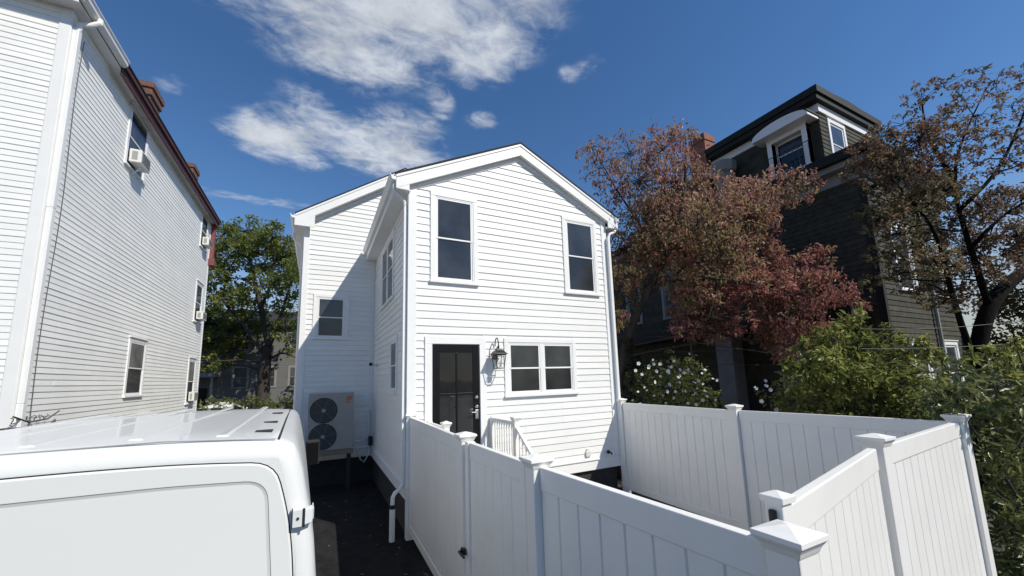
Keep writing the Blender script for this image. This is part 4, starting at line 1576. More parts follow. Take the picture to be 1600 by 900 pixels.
b.tube([(15.05, DY - .09, 8.2), (15.05, DY - .09, .3)], .05, 8)
b.build('downspout', M['greytrim'], D)
for y, w_ in ((1.2, .6), (-0.78, .48)):
    b = MB()
    b.box(11.1, 11.1 + w_, y, y + w_, G, 3.7)
    b.box(11.04, 11.16 + w_, y - .06, y + w_ + .06, 3.701, 3.9)
    b.build('porch_pier', M['concrete'], D, 0.02)
b = MB()
b.box(10.9, 12.0, -2.3, 7.0, 3.901, 4.2)
b.build('porch_roof', M['darktrim'], D)

# ------------------------------------------------------------------ houses far behind
Kh = empty('grey_house', (-6.5, 31, G), 'plain grey house with white framed windows behind the big green tree', 'house')
KW = Wall((0, 30, 0), (1, 0, 0), (0, -1, 0))
b = MB()
b.box(-17, 2.5, 30, 38, G, 7.4)
b.build('wall', M['greywall'], Kh)
KWIN = [(-7.42, -6.30, 2.45, 4.15), (-7.35, -6.30, 5.45, 7.1), (-3.6, -2.5, 2.45, 4.15), (-3.6, -2.5, 5.45, 7.1), (-10.2, -9.1, 5.45, 7.1), (-5.1, -4.4, 2.45, 4.15)]
KW.siding(lambda z: (-17, 2.5),   .5, 7.3, .14, .018, [shr(q) for q in KWIN]).build('siding', M['greywall'], Kh)
for q in KWIN:
    window(KW, Kh, *q, trim=.1, tmat='greytrim', upglass='glass_old', lowglass='glass_old')
b = MB()
b.prism([(-17.4, 29.6, 7.4), (2.9, 29.6, 7.4), (2.9, 34, 9.2), (-17.4, 34, 9.2)], (0, 0, .12))
b.prism([(-17.4, 38.4, 7.4), (2.9, 38.4, 7.4), (2.9, 34, 9.2), (-17.4, 34, 9.2)], (0, 0, .12))
b.build('roof', M['shingle'], Kh)
b = MB()
b.box(-10.6, -8.2, 28.4, 29.99, 3.3, 3.6)
b.build('porch_roof', M['greytrim'], Kh)
for xx in (-10.5, -8.45):
    b = MB()
    b.box(xx, xx + .14, 28.5, 28.64, G, 3.299)
    b.build('porch_post', M['greytrim'], Kh)
b = MB()
b.box(-9.9, -8.9, 29.93, 29.999, .3, 2.5)
b.build('door', M['black'], Kh)

Qh = empty('white_cottage', (24, -9, G), 'white painted house showing in pieces behind the dark trunk at the right edge', 'house')
b = MB()
b.box(20, 28, -9.2, -3.6, G, 6.4)
b.build('wall', M['old_vinyl'], Qh)
QW = Wall((20, 0, 0), (0, 1, 0), (-1, 0, 0))
for q in ((-8.4, -7.4, 1.2, 2.9), (-6.4, -5.4, 1.2, 2.9), (-8.4, -7.4, 4.1, 5.7), (-6.4, -5.4, 4.1, 5.7)):
    window(QW, Qh, *q, trim=.12, upglass='glass_old', lowglass='glass_old')
b = MB()
b.prism([(19.6, -9.6, 6.3), (19.6, -3.2, 6.3), (19.6, -6.4, 9.0)], (8.8, 0, 0))
b.build('roof', M['shingle'], Qh)

# ------------------------------------------------------------------ foliage
def leaves_into(store, pts, size, var, aspect=0.5, droop=0.3, fold=0.25):
    V_, F_ = store
    for p in pts:
        s = size * random.uniform(1 - var, 1 + var)
        th = random.uniform(0, 2 * math.pi)
        tilt = random.gauss(-droop, 0.65)
        d = Vector((math.cos(th) * math.cos(tilt), math.sin(th) * math.cos(tilt), math.sin(tilt)))
        sd_ = d.cross(Vector((0, 0, 1)))
        if sd_.length < 1e-3:
            sd_ = Vector((1, 0, 0))
        sd_.normalize()
        roll = random.gauss(0, 1.0)
        up_ = sd_.cross(d)
        sd2 = sd_ * math.cos(roll) + up_ * math.sin(roll)
        up2 = sd2.cross(d)
        hw = s * aspect * 0.5
        k = len(V_)
        V_.append(p)
        V_.append(p + d * s * .30 + sd2 * hw * .85 + up2 * hw * fold)
        V_.append(p + d * s * .68 + sd2 * hw * .75 + up2 * hw * fold)
        V_.append(p + d * s - up2 * s * .06)
        V_.append(p + d * s * .68 - sd2 * hw * .75 + up2 * hw * fold)
        V_.append(p + d * s * .30 - sd2 * hw * .85 + up2 * hw * fold)
        F_.append((k, k + 1, k + 2, k + 3))
        F_.append((k, k + 3, k + 4, k + 5))


def mesh_leaves(name, stores, mats, parent):
    me = bpy.data.meshes.new(name)
    off = Vector(root_of(parent).location)
    V_, F_, MI = [], [], []
    for i, (v, f) in enumerate(stores):
        k = len(V_)
        V_ += [(p.x - off.x, p.y - off.y, p.z - off.z) for p in v]
        F_ += [tuple(j + k for j in q) for q in f]
        MI += [i] * len(f)
    me.from_pydata(V_, [], F_)
    for m in mats:
        me.materials.append(m)
    me.polygons.foreach_set('material_index', MI)
    me.update()
    o = bpy.data.objects.new(name, me)
    COL.objects.link(o)
    o.parent = parent
    return o


def rvec(s=1.0):
    while True:
        v = Vector((random.uniform(-1, 1), random.uniform(-1, 1), random.uniform(-1, 1)))
        if v.length <= 1:
            return v * s


def wig(a, b_, n, amp):
    out = []
    for i in range(n + 1):
        t = i / n
        out.append(a.lerp(b_, t) + rvec(amp) * (0 if i in (0, n) else 1))
    return out


def tree(name, label, cat, base, limbs, clumps, lsize, mats, bark, group=None, twig_r=0.012, spread=0.34, per=14, aspect=.5, droop=.3, trunkname='trunk', crownname='crown', flat=0.8, shell=0.45, mixp=0.0):
    """limbs: [(points, r0, r1)]; clumps: [(centre, radius, n_leaves, material index)]"""
    t = empty(name, base, label, cat, group)
    tb = MB()
    nodes = []
    for pts, r0, r1 in limbs:
        pts = [Vector(p) for p in pts]
        fine = []
        for a, c_ in zip(pts[:-1], pts[1:]):
            n_ = max(2, int((c_ - a).length / 0.25))
            for i in range(n_):
                fine.append(a.lerp(c_, i / n_) + rvec((r0 + r1) * .12))
        fine.append(pts[-1])
        for _ in range(2):                      # smooth the path
            fine = [fine[0]] + [(fine[i - 1] + fine[i] * 2 + fine[i + 1]) / 4 for i in range(1, len(fine) - 1)] + [fine[-1]]
        rr = [r0 + (r1 - r0) * i / (len(fine) - 1) for i in range(len(fine))]
        tb.tube(fine, rr, 10 if r0 > .06 else 7)
        nodes += list(zip(fine, rr))
    stores = [([], []) for _ in mats]
    for c_, rad, nl, mi in clumps:
        c_ = Vector(c_)
        if not isinstance(rad, (tuple, list)):
            rad = (rad, rad, rad * flat)
        cand = [q for q in nodes if q[0].z < c_.z + .3] or nodes
        nb, nr = min(cand, key=lambda q: (q[0] - c_).length)
        if (nb - c_).length > 0.15:
            mid = nb.lerp(c_, .5) + Vector((0, 0, .08 * (c_ - nb).length)) + rvec(.08 * (c_ - nb).length)
            path = [nb, nb.lerp(mid, .5) + rvec(.04), mid, mid.lerp(c_, .5) + rvec(.05), c_]
            r0 = min(nr * .6, twig_r * 2.4)
            tb.tube(path, [r0, r0 * .85, r0 * .7, r0 * .55, r0 * .4], 5)
        ntw = max(3, nl // per)
        for _ in range(ntw):
            v = rvec()
            v = v.normalized() * (v.length ** shell)
            e_ = c_ + Vector((v.x * rad[0], v.y * rad[1], v.z * rad[2]))
            if random.random() < .55:
                m_ = c_.lerp(e_, .55) + rvec(.1 * max(rad)) + Vector((0, 0, .05))
                tb.tube([c_ + rvec(.1 * max(rad)), m_, e_], [twig_r * .7, twig_r * .5, twig_r * .25], 3, cap=False)
            pts = [e_ + rvec(spread * max(rad)) * random.uniform(.3, 1) for _ in range(per)]
            k_ = random.randrange(len(mats)) if random.random() < mixp else mi
            leaves_into(stores[k_], pts, lsize, .38, aspect, droop)
    tb.build(trunkname, bark, t, smooth=True)
    mesh_leaves(crownname, stores, mats, t)
    return t


def clump_px(px, py, rpx, depth, n, mi=0, jit=0.0, squash=.85):
    d = depth + random.uniform(-jit, jit)
    r = rpx / F_PX * d
    return (at(px, py, d), (r, r, r * squash), n, mi)


# --- reddish dogwood behind the house corner
dd = 10.6
tr0 = at(962, 640, dd)
tr0 = Vector((tr0.x, tr0.y, G))
cl = []
for (px, py, r, n, mi) in ((925, 232, 22, 70, 0), (985, 240, 36, 190, 0), (1035, 232, 38, 260, 0), (1066, 216, 18, 130, 0), (940, 262, 26, 110, 0),
                           (1085, 270, 18, 140, 0), (955, 300, 20, 70, 0), (1000, 285, 42, 320, 0), (1055, 285, 44, 420, 0), (1108, 312, 40, 440, 0),
                           (1160, 318, 36, 400, 0), (1205, 300, 32, 260, 0), (1245, 292, 26, 180, 0), (1272, 289, 10, 36, 0), (990, 340, 40, 320, 1), (1040, 345, 46, 440, 1),
                           (1090, 350, 48, 480, 1), (1140, 350, 42, 380, 1), (1175, 345, 28, 200, 0), (970, 390, 36, 280, 1), (1015, 400, 34, 240, 1),
                           (1075, 400, 44, 420, 1), (1120, 395, 44, 420, 1), (1195, 365, 20, 120, 2), (1165, 390, 26, 150, 1), (965, 440, 28, 170, 1), (1000, 445, 18, 70, 1),
                           (1085, 445, 32, 260, 1), (1115, 440, 30, 220, 0), (980, 475, 18, 60, 1), (1075, 490, 24, 150, 2), (1105, 480, 30, 240, 0), (1130, 470, 20, 110, 2),
                           (1060, 508, 14, 60, 2), (1095, 512, 24, 160, 0), (1125, 510, 22, 140, 2), (1148, 512, 12, 50, 2),
                           (1195, 400, 22, 160, 2), (1200, 425, 26, 200, 2), (1205, 450, 28, 260, 2), (1238, 425, 28, 260, 2), (1270, 410, 22, 160, 2), (1285, 395, 12, 44, 2),
                           (1245, 455, 34, 340, 2), (1285, 450, 30, 280, 2), (1310, 470, 26, 200, 2), (1335, 480, 16, 80, 2), (1205, 485, 26, 220, 0), (1240, 495, 32, 300, 2),
                           (1280, 488, 30, 260, 2), (1310, 498, 18, 90, 2), (1185, 470, 14, 70, 0), (1205, 515, 20, 130, 0), (1235, 525, 24, 170, 2), (1262, 515, 18, 90, 2), (1212, 538, 14, 70, 0), (1235, 545, 10, 40, 2), (1000, 395, 30, 240, 1), (1035, 375, 34, 300, 1), (1060, 430, 26, 200, 1), (1095, 465, 26, 220, 0), (1120, 455, 24, 200, 2), (1068, 470, 20, 130, 0), (1110, 497, 22, 180, 2), (1078, 512, 18, 110, 2), (1135, 495, 16, 100, 2), (975, 430, 24, 150, 1), (970, 500, 16, 60, 1), (1145, 395, 30, 240, 0), (1165, 420, 22, 140, 0), (1180, 440, 20, 140, 2), (1325, 488, 20, 120, 2), (1150, 460, 18, 60, 2), (1165, 500, 16, 60, 2), (1190, 530, 16, 80, 2), (1330, 470, 14, 70, 2), (1345, 485, 10, 40, 2), (1225, 555, 12, 60, 2), (1275, 520, 22, 140, 2)):
    cl.append(clump_px(px, py, r * 1.22, dd, int(n * 2.5), mi, 0.9))
limbs = [([tr0, at(965, 590, dd), at(985, 510, dd), at(1015, 450, dd - .1), at(1042, 400, dd - .3), at(1060, 350, dd - .3), at(1072, 290, dd), at(1070, 235, dd)], .17, .03),
         ([at(1042, 400, dd - .3), at(1085, 385, dd - .6), at(1140, 345, dd - .8), at(1200, 320, dd - .6)], .07, .02),
         ([at(1030, 425, dd - .2), at(1000, 350, dd + .3), at(965, 300, dd + .4), at(940, 255, dd + .5)], .06, .015),
         ([at(1015, 450, dd - .1), at(1080, 430, dd - .6), at(1160, 440, dd - .8), at(1230, 460, dd - .7), at(1300, 475, dd - .5)], .07, .015),
         ([at(1060, 360, dd - .3), at(1040, 300, dd - .6), at(1010, 250, dd - .6)], .05, .012),
         ([at(1120, 436, dd - .7), at(1115, 480, dd - .7), at(1100, 510, dd - .7)], .03, .01)]
tree('dogwood_tree', 'copper and crimson autumn tree leaning out behind the white house corner', 'tree', tr0, limbs, cl, .100, [M['dw_brown'], M['dw_olive'], M['dw_red']], M['bark'], per=10, spread=.34, droop=.75, mixp=.5)

# --- thin pale sapling in front of it
sp = at(1082, 640, 10.9)
sp = Vector((sp.x, sp.y, G))
tree('bare_sapling', 'thin pale bare sapling stem rising through the copper tree', 'tree', sp,
     [([sp, at(1081, 560, 10.9), at(1075, 470, 10.9), at(1066, 400, 10.9), at(1063, 350, 10.9)], .035, .012)],
     [clump_px(1064, 360, 14, 10.9, 40, 0)], .09, [M['dw_brown']], M['palebark'], per=8)

# --- dark sparse tree on the right
dt = 7.5
tb0 = at(1520, 640, dt)
tb0 = Vector((tb0.x, tb0.y, G))
cl = []
for (px, py, r, n, mi) in ((1350, 235, 22, 150, 0), (1335, 268, 16, 90, 0), (1375, 215, 20, 130, 0), (1375, 255, 28, 260, 0), (1405, 235, 30, 280, 0), (1440, 215, 28, 210, 0), (1410, 275, 28, 240, 0),
                           (1365, 290, 16, 90, 0), (1450, 265, 28, 220, 0), (1410, 195, 18, 70, 0), (1470, 190, 26, 110, 0), (1440, 150, 20, 50, 0), (1500, 150, 24, 70, 0), (1530, 180, 26, 90, 0),
                           (1490, 225, 26, 130, 0), (1555, 130, 22, 60, 0), (1590, 120, 20, 60, 0), (1525, 110, 12, 20, 0), (1580, 165, 24, 70, 0), (1540, 215, 24, 80, 0), (1590, 215, 22, 80, 0), (1470, 130, 14, 24, 0),
                           (1520, 255, 24, 90, 0), (1570, 255, 24, 80, 0), (1390, 320, 24, 140, 1), (1430, 320, 30, 200, 1), (1475, 300, 28, 180, 1), (1370, 345, 20, 90, 1),
                           (1405, 365, 26, 120, 1), (1445, 365, 30, 200, 1), (1490, 345, 32, 260, 0), (1530, 320, 30, 240, 0), (1570, 320, 32, 260, 0), (1600, 310, 26, 180, 0),
                           (1380, 395, 20, 70, 1), (1420, 410, 26, 110, 1), (1460, 410, 30, 170, 1), (1500, 395, 32, 260, 0), (1545, 375, 34, 300, 0), (1590, 370, 30, 240, 0), (1625, 350, 30, 200, 0),
                           (1360, 440, 16, 40, 1), (1400, 440, 20, 50, 1), (1440, 440, 22, 90, 1), (1480, 440, 24, 130, 0), (1515, 430, 26, 180, 0), (1565, 415, 24, 140, 0),
                           (1345, 330, 12, 30, 1), (1500, 465, 18, 90, 0), (1475, 475, 16, 50, 1), (1640, 250, 30, 120, 0), (1640, 180, 30, 100, 0), (1520, 480, 14, 60, 0), (1440, 470, 12, 24, 1)):
    cl.append(clump_px(px, py, r * 1.1, dt, int(n * (3.9 if mi else 2.7)), mi, 0.8))
limbs = [([tb0, at(1525, 560, dt), at(1533, 510, dt), at(1550, 470, dt), at(1575, 437, dt + .1), at(1615, 418, dt + .2), at(1680, 380, dt + .2)], .18, .085),
         ([at(1524, 570, dt), at(1503, 510, dt), at(1488, 460, dt - .1), at(1478, 420, dt - .2), at(1468, 370, dt - .3), at(1440, 330, dt - .3), at(1400, 285, dt - .3), at(1360, 250, dt - .2)], .06, .009),
         ([at(1545, 478, dt), at(1520, 400, dt), at(1495, 320, dt + .1), at(1490, 260, dt + .1), at(1510, 200, dt + .1), at(1540, 140, dt + .2)], .06, .007),
         ([at(1492, 280, dt + .1), at(1450, 220, dt + .2), at(1440, 160, dt + .3)], .05, .01),
         ([at(1497, 330, dt + .1), at(1560, 270, dt), at(1600, 180, dt), at(1620, 110, dt)], .04, .007),
         ([at(1515, 390, dt), at(1570, 330, dt - .2), at(1640, 300, dt - .3)], .04, .009)]
tree('maple_tree', 'dark trunked tree with sparse brown leaves at the right edge', 'tree', tb0, limbs, cl, .066, [M['sparse'], M['sparseolive']], M['darkbark'], per=12, spread=.34, twig_r=.009, droop=.4, mixp=.3)

# --- ochre tree farther right
oc = at(1610, 560, 13)
oc = Vector((oc.x, oc.y, G))
cl = [clump_px(px, py, r, 13, n, 0, .6) for (px, py, r, n) in ((1560, 460, 24, 220), (1590, 480, 28, 260), (1555, 585, 30, 260), (1600, 600, 40, 300), (1640, 600, 50, 300), (1570, 560, 26, 240), (1610, 570, 30, 260), (1545, 530, 18, 100), (1640, 540, 40, 300), (1580, 470, 34, 300), (1600, 510, 40, 380), (1560, 500, 26, 180), (1640, 480, 50, 420), (1580, 540, 26, 160), (1650, 420, 50, 360), (1610, 440, 30, 200))]
tree('ochre_tree', 'ochre leaved tree low behind the dark trunk at the right edge', 'tree', oc, [([oc, at(1612, 520, 13), at(1615, 460, 13)], .15, .05)], cl, .14, [M['yellowleaf']], M['darkbark'], per=12)

# --- big green tree at the end of the driveway
dg = 28.5
gb = at(410, 640, dg)
gb = Vector((gb.x, gb.y, G))
cl = []
for (px, py, r, n, mi) in ((375, 462, 18, 160, 0), (362, 448, 14, 90, 0), (395, 445, 14, 90, 0), (310, 380, 20, 160, 0), (440, 390, 26, 260, 0), (465, 420, 22, 200, 0), (380, 385, 26, 260, 0), (345, 372, 26, 300, 0), (385, 362, 28, 340, 0), (425, 370, 28, 340, 0), (455, 395, 24, 260, 0), (325, 395, 20, 200, 0), (360, 400, 30, 380, 0), (400, 398, 32, 420, 0), (440, 415, 28, 320, 0),
                           (330, 430, 24, 240, 0), (355, 425, 18, 120, 0), (420, 440, 26, 260, 0), (455, 445, 24, 220, 0), (330, 465, 26, 280, 0), (360, 478, 28, 320, 0), (395, 490, 24, 220, 0), (325, 500, 26, 280, 0),
                           (355, 515, 28, 300, 0), (390, 520, 18, 120, 0), (330, 535, 24, 240, 0), (365, 545, 20, 160, 0), (455, 480, 24, 200, 0), (445, 515, 22, 160, 0), (460, 545, 16, 80, 0), (325, 565, 16, 90, 0), (345, 570, 14, 60, 0),
                           (475, 420, 26, 240, 0), (480, 470, 26, 220, 0), (300, 420, 26, 240, 0), (295, 490, 26, 240, 0), (415, 475, 18, 110, 0), (290, 540, 24, 180, 0)):
    cl.append(clump_px(px, py, r, dg, int(n * 2.4), mi, 2.2))
limbs = [([gb, at(411, 610, dg), at(414, 570, dg), at(420, 540, dg)], .50, .34),
         ([at(420, 540, dg), at(412, 500, dg), at(402, 455, dg), at(392, 410, dg), at(385, 370, dg)], .24, .05),
         ([at(416, 560, dg), at(397, 530, dg - .5), at(380, 505, dg - 1), at(355, 480, dg - 1.2), at(335, 450, dg - 1)], .18, .04),
         ([at(420, 540, dg), at(432, 515, dg + .3), at(443, 480, dg + .5), at(455, 440, dg + .5)], .20, .04),
         ([at(424, 560, dg), at(440, 550, dg - .3), at(465, 560, dg - .3)], .10, .03),
         ([at(408, 480, dg), at(425, 440, dg - .4), at(430, 390, dg - .5)], .12, .03)]
tree('green_tree', 'big green deciduous tree beyond the van at the end of the driveway', 'tree', gb, limbs, cl, .24, [M['green']], M['bark'], per=14, twig_r=.03, droop=.3, spread=.32)
# second, smaller tree shading the grey house
g2 = Vector((1.5, 26, G))
cl = [(Vector((1.5 + x, 26 + y, z)), 1.5, 420, 0) for x, y, z in ((0, 0, 6), (-1.6, .5, 5.2), (1.5, .3, 5.4), (-.8, -.8, 7.4), (.9, .6, 7.6), (0, 0, 8.8), (-2.4, 0, 4.0))]
tree('green_tree', 'smaller green tree half hidden behind the white house', 'tree', g2, [([g2, g2 + Vector((0, 0, 4)), g2 + Vector((.2, 0, 8))], .22, .05)], cl, .24, [M['green']], M['bark'], per=14, twig_r=.03)

# low scrub and pale junk at the end of the drive
cl = []
for i in range(16):
    cl.append((at(318 + i * 10, 633 + random.uniform(-6, 3), 24 + random.uniform(-2, 2)), (.5, .5, .35), 120, 0))
sb = at(390, 645, 24)
sb = Vector((sb.x, sb.y, G))
tree('low_shrub', 'low dark scrub at the foot of the green tree beyond the van', 'shrub', sb, [([sb, sb + Vector((0, 0, .8))], .05, .02)], cl, .15, [M['bushleaf']], M['bark'], trunkname='stem', crownname='foliage', twig_r=.012)
tp0 = at(348, 634, 23.5)
b = MB()
rows = []
for j in range(7):
    for i in range(15):
        u, v = i / 14, j / 6
        h = .55 * math.sin(math.pi * min(1, max(0, u))) ** .7 * math.sin(math.pi * (.15 + .7 * v)) + .08 * math.sin(9 * u + 5 * v) + .05 * math.sin(17 * u - 7 * v)
        rows.append((tp0.x - 1.2 + 2.4 * u, tp0.y - .6 + 1.2 * v + .1 * math.sin(7 * u), max(G, tp0.z - .25 + h * .8)))
b.poly(rows, [(j * 15 + i, j * 15 + i + 1, (j + 1) * 15 + i + 1, (j + 1) * 15 + i) for j in range(6) for i in range(14)])
hp = MB()
pl = b.build('tarpaulin', M['acwhite'], None, smooth=True)
tag(pl, 'pale crumpled tarpaulin heap on the scrub beyond the van roof', 'tarpaulin')
hp.lathe([(1.35, G - .02), (1.15, .4), (.95, tp0.z - .6), (.7, tp0.z - .28)], (tp0.x, tp0.y, 0), 14)
hpo = hp.build('soil_heap', M['soil'], None, smooth=True)
tag(hpo, 'heap of dark earth under the pale tarpaulin', 'heap')


# --- shrubs behind the fence
def flower_at(par, p, s, mesh=[None]):
    if mesh[0] is None:
        b = MB()
        for k in range(5):
            a = 2 * math.pi * k / 5
            ca, sa = math.cos(a), math.sin(a)
            pts = [(0.1, -.12, 0), (.55, -.42, .10), (.95, -.25, .16), (1.0, .0, .14), (.95, .25, .16), (.55, .42, .10), (.1, .12, 0)]
            b.poly([(x * ca - y * sa, x * sa + y * ca, z + .02 * k) for x, y, z in pts], [tuple(range(7))])
        b.lathe([(0.0, -.05), (.16, .0), (.14, .16), (0, .24)], (0, 0, 0), 8, mi=1)
        o = b.build('flower', [M['petal'], M['flowereye']], par, fix=False)
        mesh[0] = o.data
        for v in o.data.vertices:             # back to the flower's own origin
            v.co += Vector(root_of(par).location)
    else:
        o = bpy.data.objects.new('flower', mesh[0])
        COL.objects.link(o)
        o.parent = par
    o.location = Vector(p) - Vector(root_of(par).location)
    o.scale = (s, s, s)
    tgt = (CAM - Vector(p)).normalized() + rvec(.9) + Vector((.2, -.2, .3))
    o.rotation_euler = tgt.to_track_quat('Z', 'Y').to_euler()
    return o


def shrub(name, label, base, clumps, lsize, mats, per=10, aspect=.5, droop=.2, nstem=7, spread=.36, bark='bark', twig_r=.007):
    base = Vector((base[0], base[1], G))
    limbs = []
    cs = [Vector(c[0]) for c in clumps]
    for k in range(nstem):
        e_ = random.choice(cs)
        s_ = base + Vector((random.uniform(-.25, .25), random.uniform(-.25, .25), 0))
        limbs.append((wig(s_, e_, 4, .12), .02, .007))
    return tree(name, label, 'shrub', base, limbs, clumps, lsize, mats, M[bark], per=per, aspect=aspect, droop=droop, trunkname='stem', crownname='foliage', spread=spread, twig_r=twig_r)


df = 10.0
cl = [clump_px(px, py, r * 1.1, df, n, 0, .35) for (px, py, r, n) in ((1000, 595, 20, 260), (1030, 580, 20, 260), (1060, 575, 20, 260), (1085, 590, 20, 240), (1010, 620, 26, 420), (1045, 610, 28, 480), (1080, 615, 26, 420), (1108, 625, 18, 200),
                                                              (1030, 645, 28, 420), (1070, 645, 28, 420), (1105, 650, 20, 200), (1000, 650, 20, 220), (1085, 562, 9, 40), (1050, 552, 8, 26), (1118, 640, 12, 80), (1040, 680, 34, 400), (1080, 680, 34, 400))]
fs_ = shrub('flowering_shrub', 'rounded shrub dotted with white flowers behind the fence by the house corner', at(1050, 700, df), cl, .085, [M['bushleaf']])
FPX = ((1012, 575), (1015, 572), (1042, 580), (1044, 583), (1061, 590), (1064, 587), (1068, 582), (1092, 595), (1025, 597), (1028, 600), (1005, 585), (1055, 612), (1083, 617), (1087, 614), (1097, 625), (1100, 612), (1038, 618), (1035, 640), (1060, 650), (1078, 645), (997, 568), (1020, 562), (1021, 569), (1033, 569), (1054, 564), (1077, 553), (1049, 574), (995, 579), (1017, 590), (1034, 588), (1063, 578), (1077, 578), (1083, 585), (1096, 583), (1101, 578), (1008, 605), (1011, 610), (995, 612), (988, 625),
       (1033, 602), (1047, 601), (1063, 598), (1090, 607), (1105, 618), (1118, 625), (1053, 622), (1075, 630), (1090, 632), (1108, 640), (1020, 618), (1114, 592), (1122, 594), (1000, 632), (1085, 598), (1025, 580), (1042, 612), (1070, 612), (1100, 600), (1040, 630), (1060, 642))
for (px, py) in FPX:
    flower_at(fs_, at(px + random.uniform(-2, 2), py, df - .35 + random.uniform(-.25, .1)), random.uniform(.028, .052))
dh = 8.0
cl = [clump_px(px, py, r, dh, n, 0, .2) for (px, py, r, n) in ((1190, 612, 8, 30), (1202, 625, 12, 60), (1212, 600, 8, 24), (1225, 592, 8, 30), (1222, 615, 12, 60), (1205, 645, 16, 120), (1230, 640, 16, 120), (1195, 650, 12, 70), (1215, 665, 20, 140))]
fs2 = shrub('flowering_shrub', 'small wispy shrub with a few white flowers left of the yellow green shrub', at(1212, 690, dh), cl, .06, [M['bushleaf']])
for (px, py) in ((1181, 607), (1196, 595), (1204, 609), (1190, 627), (1224, 594), (1234, 592), (1222, 614), (1197, 603), (1213, 640)):
    flower_at(fs2, at(px, py, dh - .15), random.uniform(.035, .05))
# dark vine against the house corner
dv = 10.6
cl = [clump_px(px, py, r, dv, n, 0, .2) for (px, py, r, n) in ((983, 540, 12, 80), (985, 560, 14, 110), (982, 585, 15, 120), (985, 610, 16, 130), (980, 635, 16, 130), (990, 575, 12, 70), (985, 660, 18, 130), (1050, 545, 8, 24), (1056, 535, 6, 12))]
shrub('climbing_vine', 'narrow dark vine growing up beside the white house corner', at(982, 700, dv), cl, .085, [M['ivy']])
# yellow green shrub
ds_ = 7.0
cl = []
for (px, py, r, n, mi) in ((1245, 560, 20, 110, 0), (1275, 545, 24, 150, 0), (1305, 530, 22, 130, 0), (1330, 512, 18, 80, 0), (1340, 545, 28, 190, 0), (1300, 570, 30, 230, 0), (1255, 590, 26, 200, 0), (1245, 625, 24, 200, 1),
                           (1285, 610, 30, 280, 0), (1325, 595, 32, 280, 0), (1370, 575, 30, 210, 0), (1400, 560, 26, 140, 0), (1425, 545, 20, 90, 0), (1370, 615, 32, 280, 1), (1320, 635, 32, 280, 1), (1270, 650, 30, 260, 1),
                           (1410, 600, 30, 220, 0), (1440, 580, 28, 170, 0), (1415, 640, 30, 240, 1), (1455, 620, 30, 210, 1), (1380, 535, 14, 50, 0), (1465, 555, 18, 70, 0), (1370, 665, 36, 260, 1), (1440, 665, 34, 240, 1), (1330, 495, 10, 30, 0), (1290, 670, 34, 240, 1), (1300, 512, 9, 26, 0), (1362, 518, 10, 30, 0), (1385, 508, 7, 16, 0), (1318, 502, 7, 16, 0), (1345, 490, 6, 14, 0), (1252, 538, 9, 24, 0), (1420, 528, 9, 24, 0), (1445, 538, 10, 30, 0), (1400, 520, 7, 16, 0), (1275, 522, 7, 16, 0)):
    cl.append(clump_px(px, py, r * 1.08, ds_, int(n * 1.5), mi, .45))
shrub('yellow_shrub', 'tall yellow green leafy shrub rising behind the right hand fence', at(1340, 760, ds_), cl, .11, [M['shrub'], M['bushleaf']], per=8, aspect=.44, nstem=22)
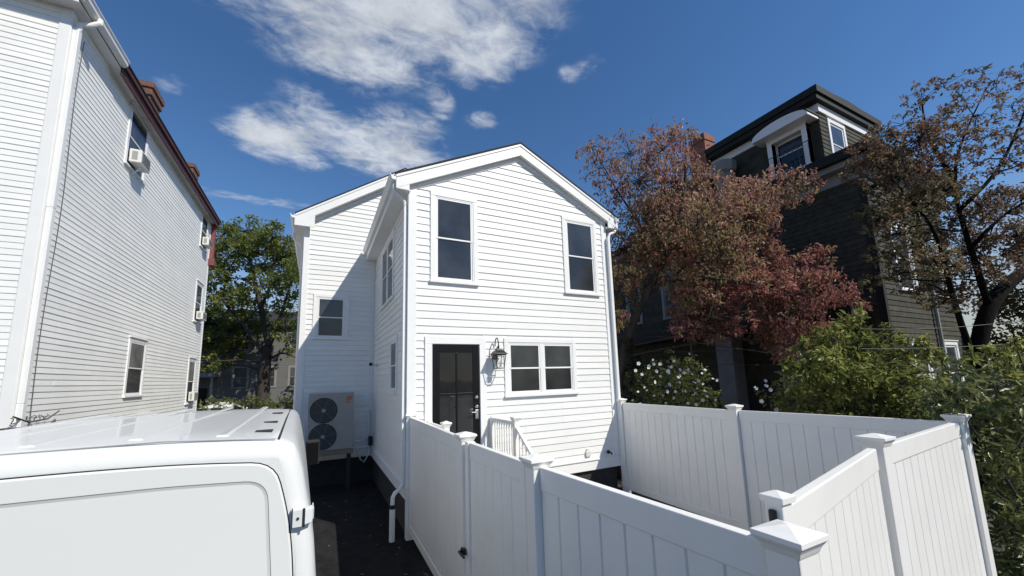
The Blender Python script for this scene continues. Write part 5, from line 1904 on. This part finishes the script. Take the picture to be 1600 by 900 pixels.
# big dark hedge at the right edge
dr2 = 4.95
cl = []
for (px, py, r, n, mi) in ((1500, 585, 24, 120, 0), (1540, 565, 22, 100, 1), (1580, 575, 26, 130, 1), (1480, 620, 26, 160, 0), (1520, 615, 32, 240, 0), (1560, 610, 34, 260, 0), (1600, 610, 34, 240, 0), (1530, 655, 34, 260, 0), (1575, 655, 36, 300, 0), (1615, 650, 36, 280, 0),
                           (1500, 640, 24, 160, 0), (1545, 690, 34, 280, 0), (1590, 700, 38, 320, 0), (1630, 700, 40, 300, 0), (1560, 735, 32, 260, 0), (1600, 750, 40, 340, 0), (1575, 785, 30, 260, 0), (1615, 800, 40, 320, 0), (1590, 835, 30, 260, 0),
                           (1625, 850, 40, 300, 0), (1600, 890, 30, 240, 0), (1640, 910, 40, 260, 0), (1510, 555, 10, 30, 1), (1600, 550, 20, 80, 1), (1560, 545, 12, 34, 1), (1585, 535, 10, 24, 1), (1535, 545, 8, 18, 1), (1650, 600, 40, 220, 0), (1660, 760, 50, 300, 0)):
    cl.append(clump_px(px, py, r * 1.08, dr2, int(n * .9), mi, .5))
shrub('dark_hedge', 'large dark green leafy hedge crowding the far right fence post', at(1640, 1000, dr2 + .2), cl, .105, [M['shrubdark'], M['shrub']], per=8, aspect=.36, droop=.35, nstem=18)

# ------------------------------------------------------------------ wires
for (x0, y0, x1, y1, lab) in ((962, 527, 1195, 518, 'topmost thin grey wire strung behind the flowering shrub'), (985, 549, 1195, 543, 'middle thin grey wire strung behind the flowering shrub'), (1095, 568, 1255, 567, 'lowest thin grey wire strung behind the flowering shrub'),
                              (1345, 514, 1545, 504, 'upper thin wire crossing the dark tree trunk'), (1345, 545, 1600, 532, 'lower thin wire crossing the dark tree trunk')):
    b = MB()
    far = 10.6 if x0 < 1300 else 6.55
    a_, c_ = at(x0, y0, far), at(x1, y1, far - .3)
    ext = (c_ - a_)
    pts = [a_ + (ext * 1.25) * (i / 16) - Vector((0, 0, .05 * math.sin(math.pi * i / 16))) for i in range(17)]
    b.tube(pts, .0065 if far > 8 else .0045, 5)
    wo_ = b.build('wire', M['wire'])
    tag(wo_, lab, 'wire', 'thin wires strung across the neighbouring yard')

# ------------------------------------------------------------------ litter on the driveway
st_ = ([], [])
leaves_into(st_, [Vector((random.uniform(-1.35, -0.1), random.uniform(-6.5, 3.5), G + .004)) for _ in range(70)], .05, .5, .55, 0.0, .1)
me_ = bpy.data.meshes.new('leaf_litter')
me_.from_pydata([(p.x, p.y, G + .003 + abs(p.z - G) * .25) for p in st_[0]], [], st_[1])
me_.materials.append(M['dw_brown'])
lo_ = bpy.data.objects.new('leaf_litter', me_)
COL.objects.link(lo_)
tag(lo_, 'scattered fallen leaves on the dark driveway beside the van', 'leaves', None, 'stuff')
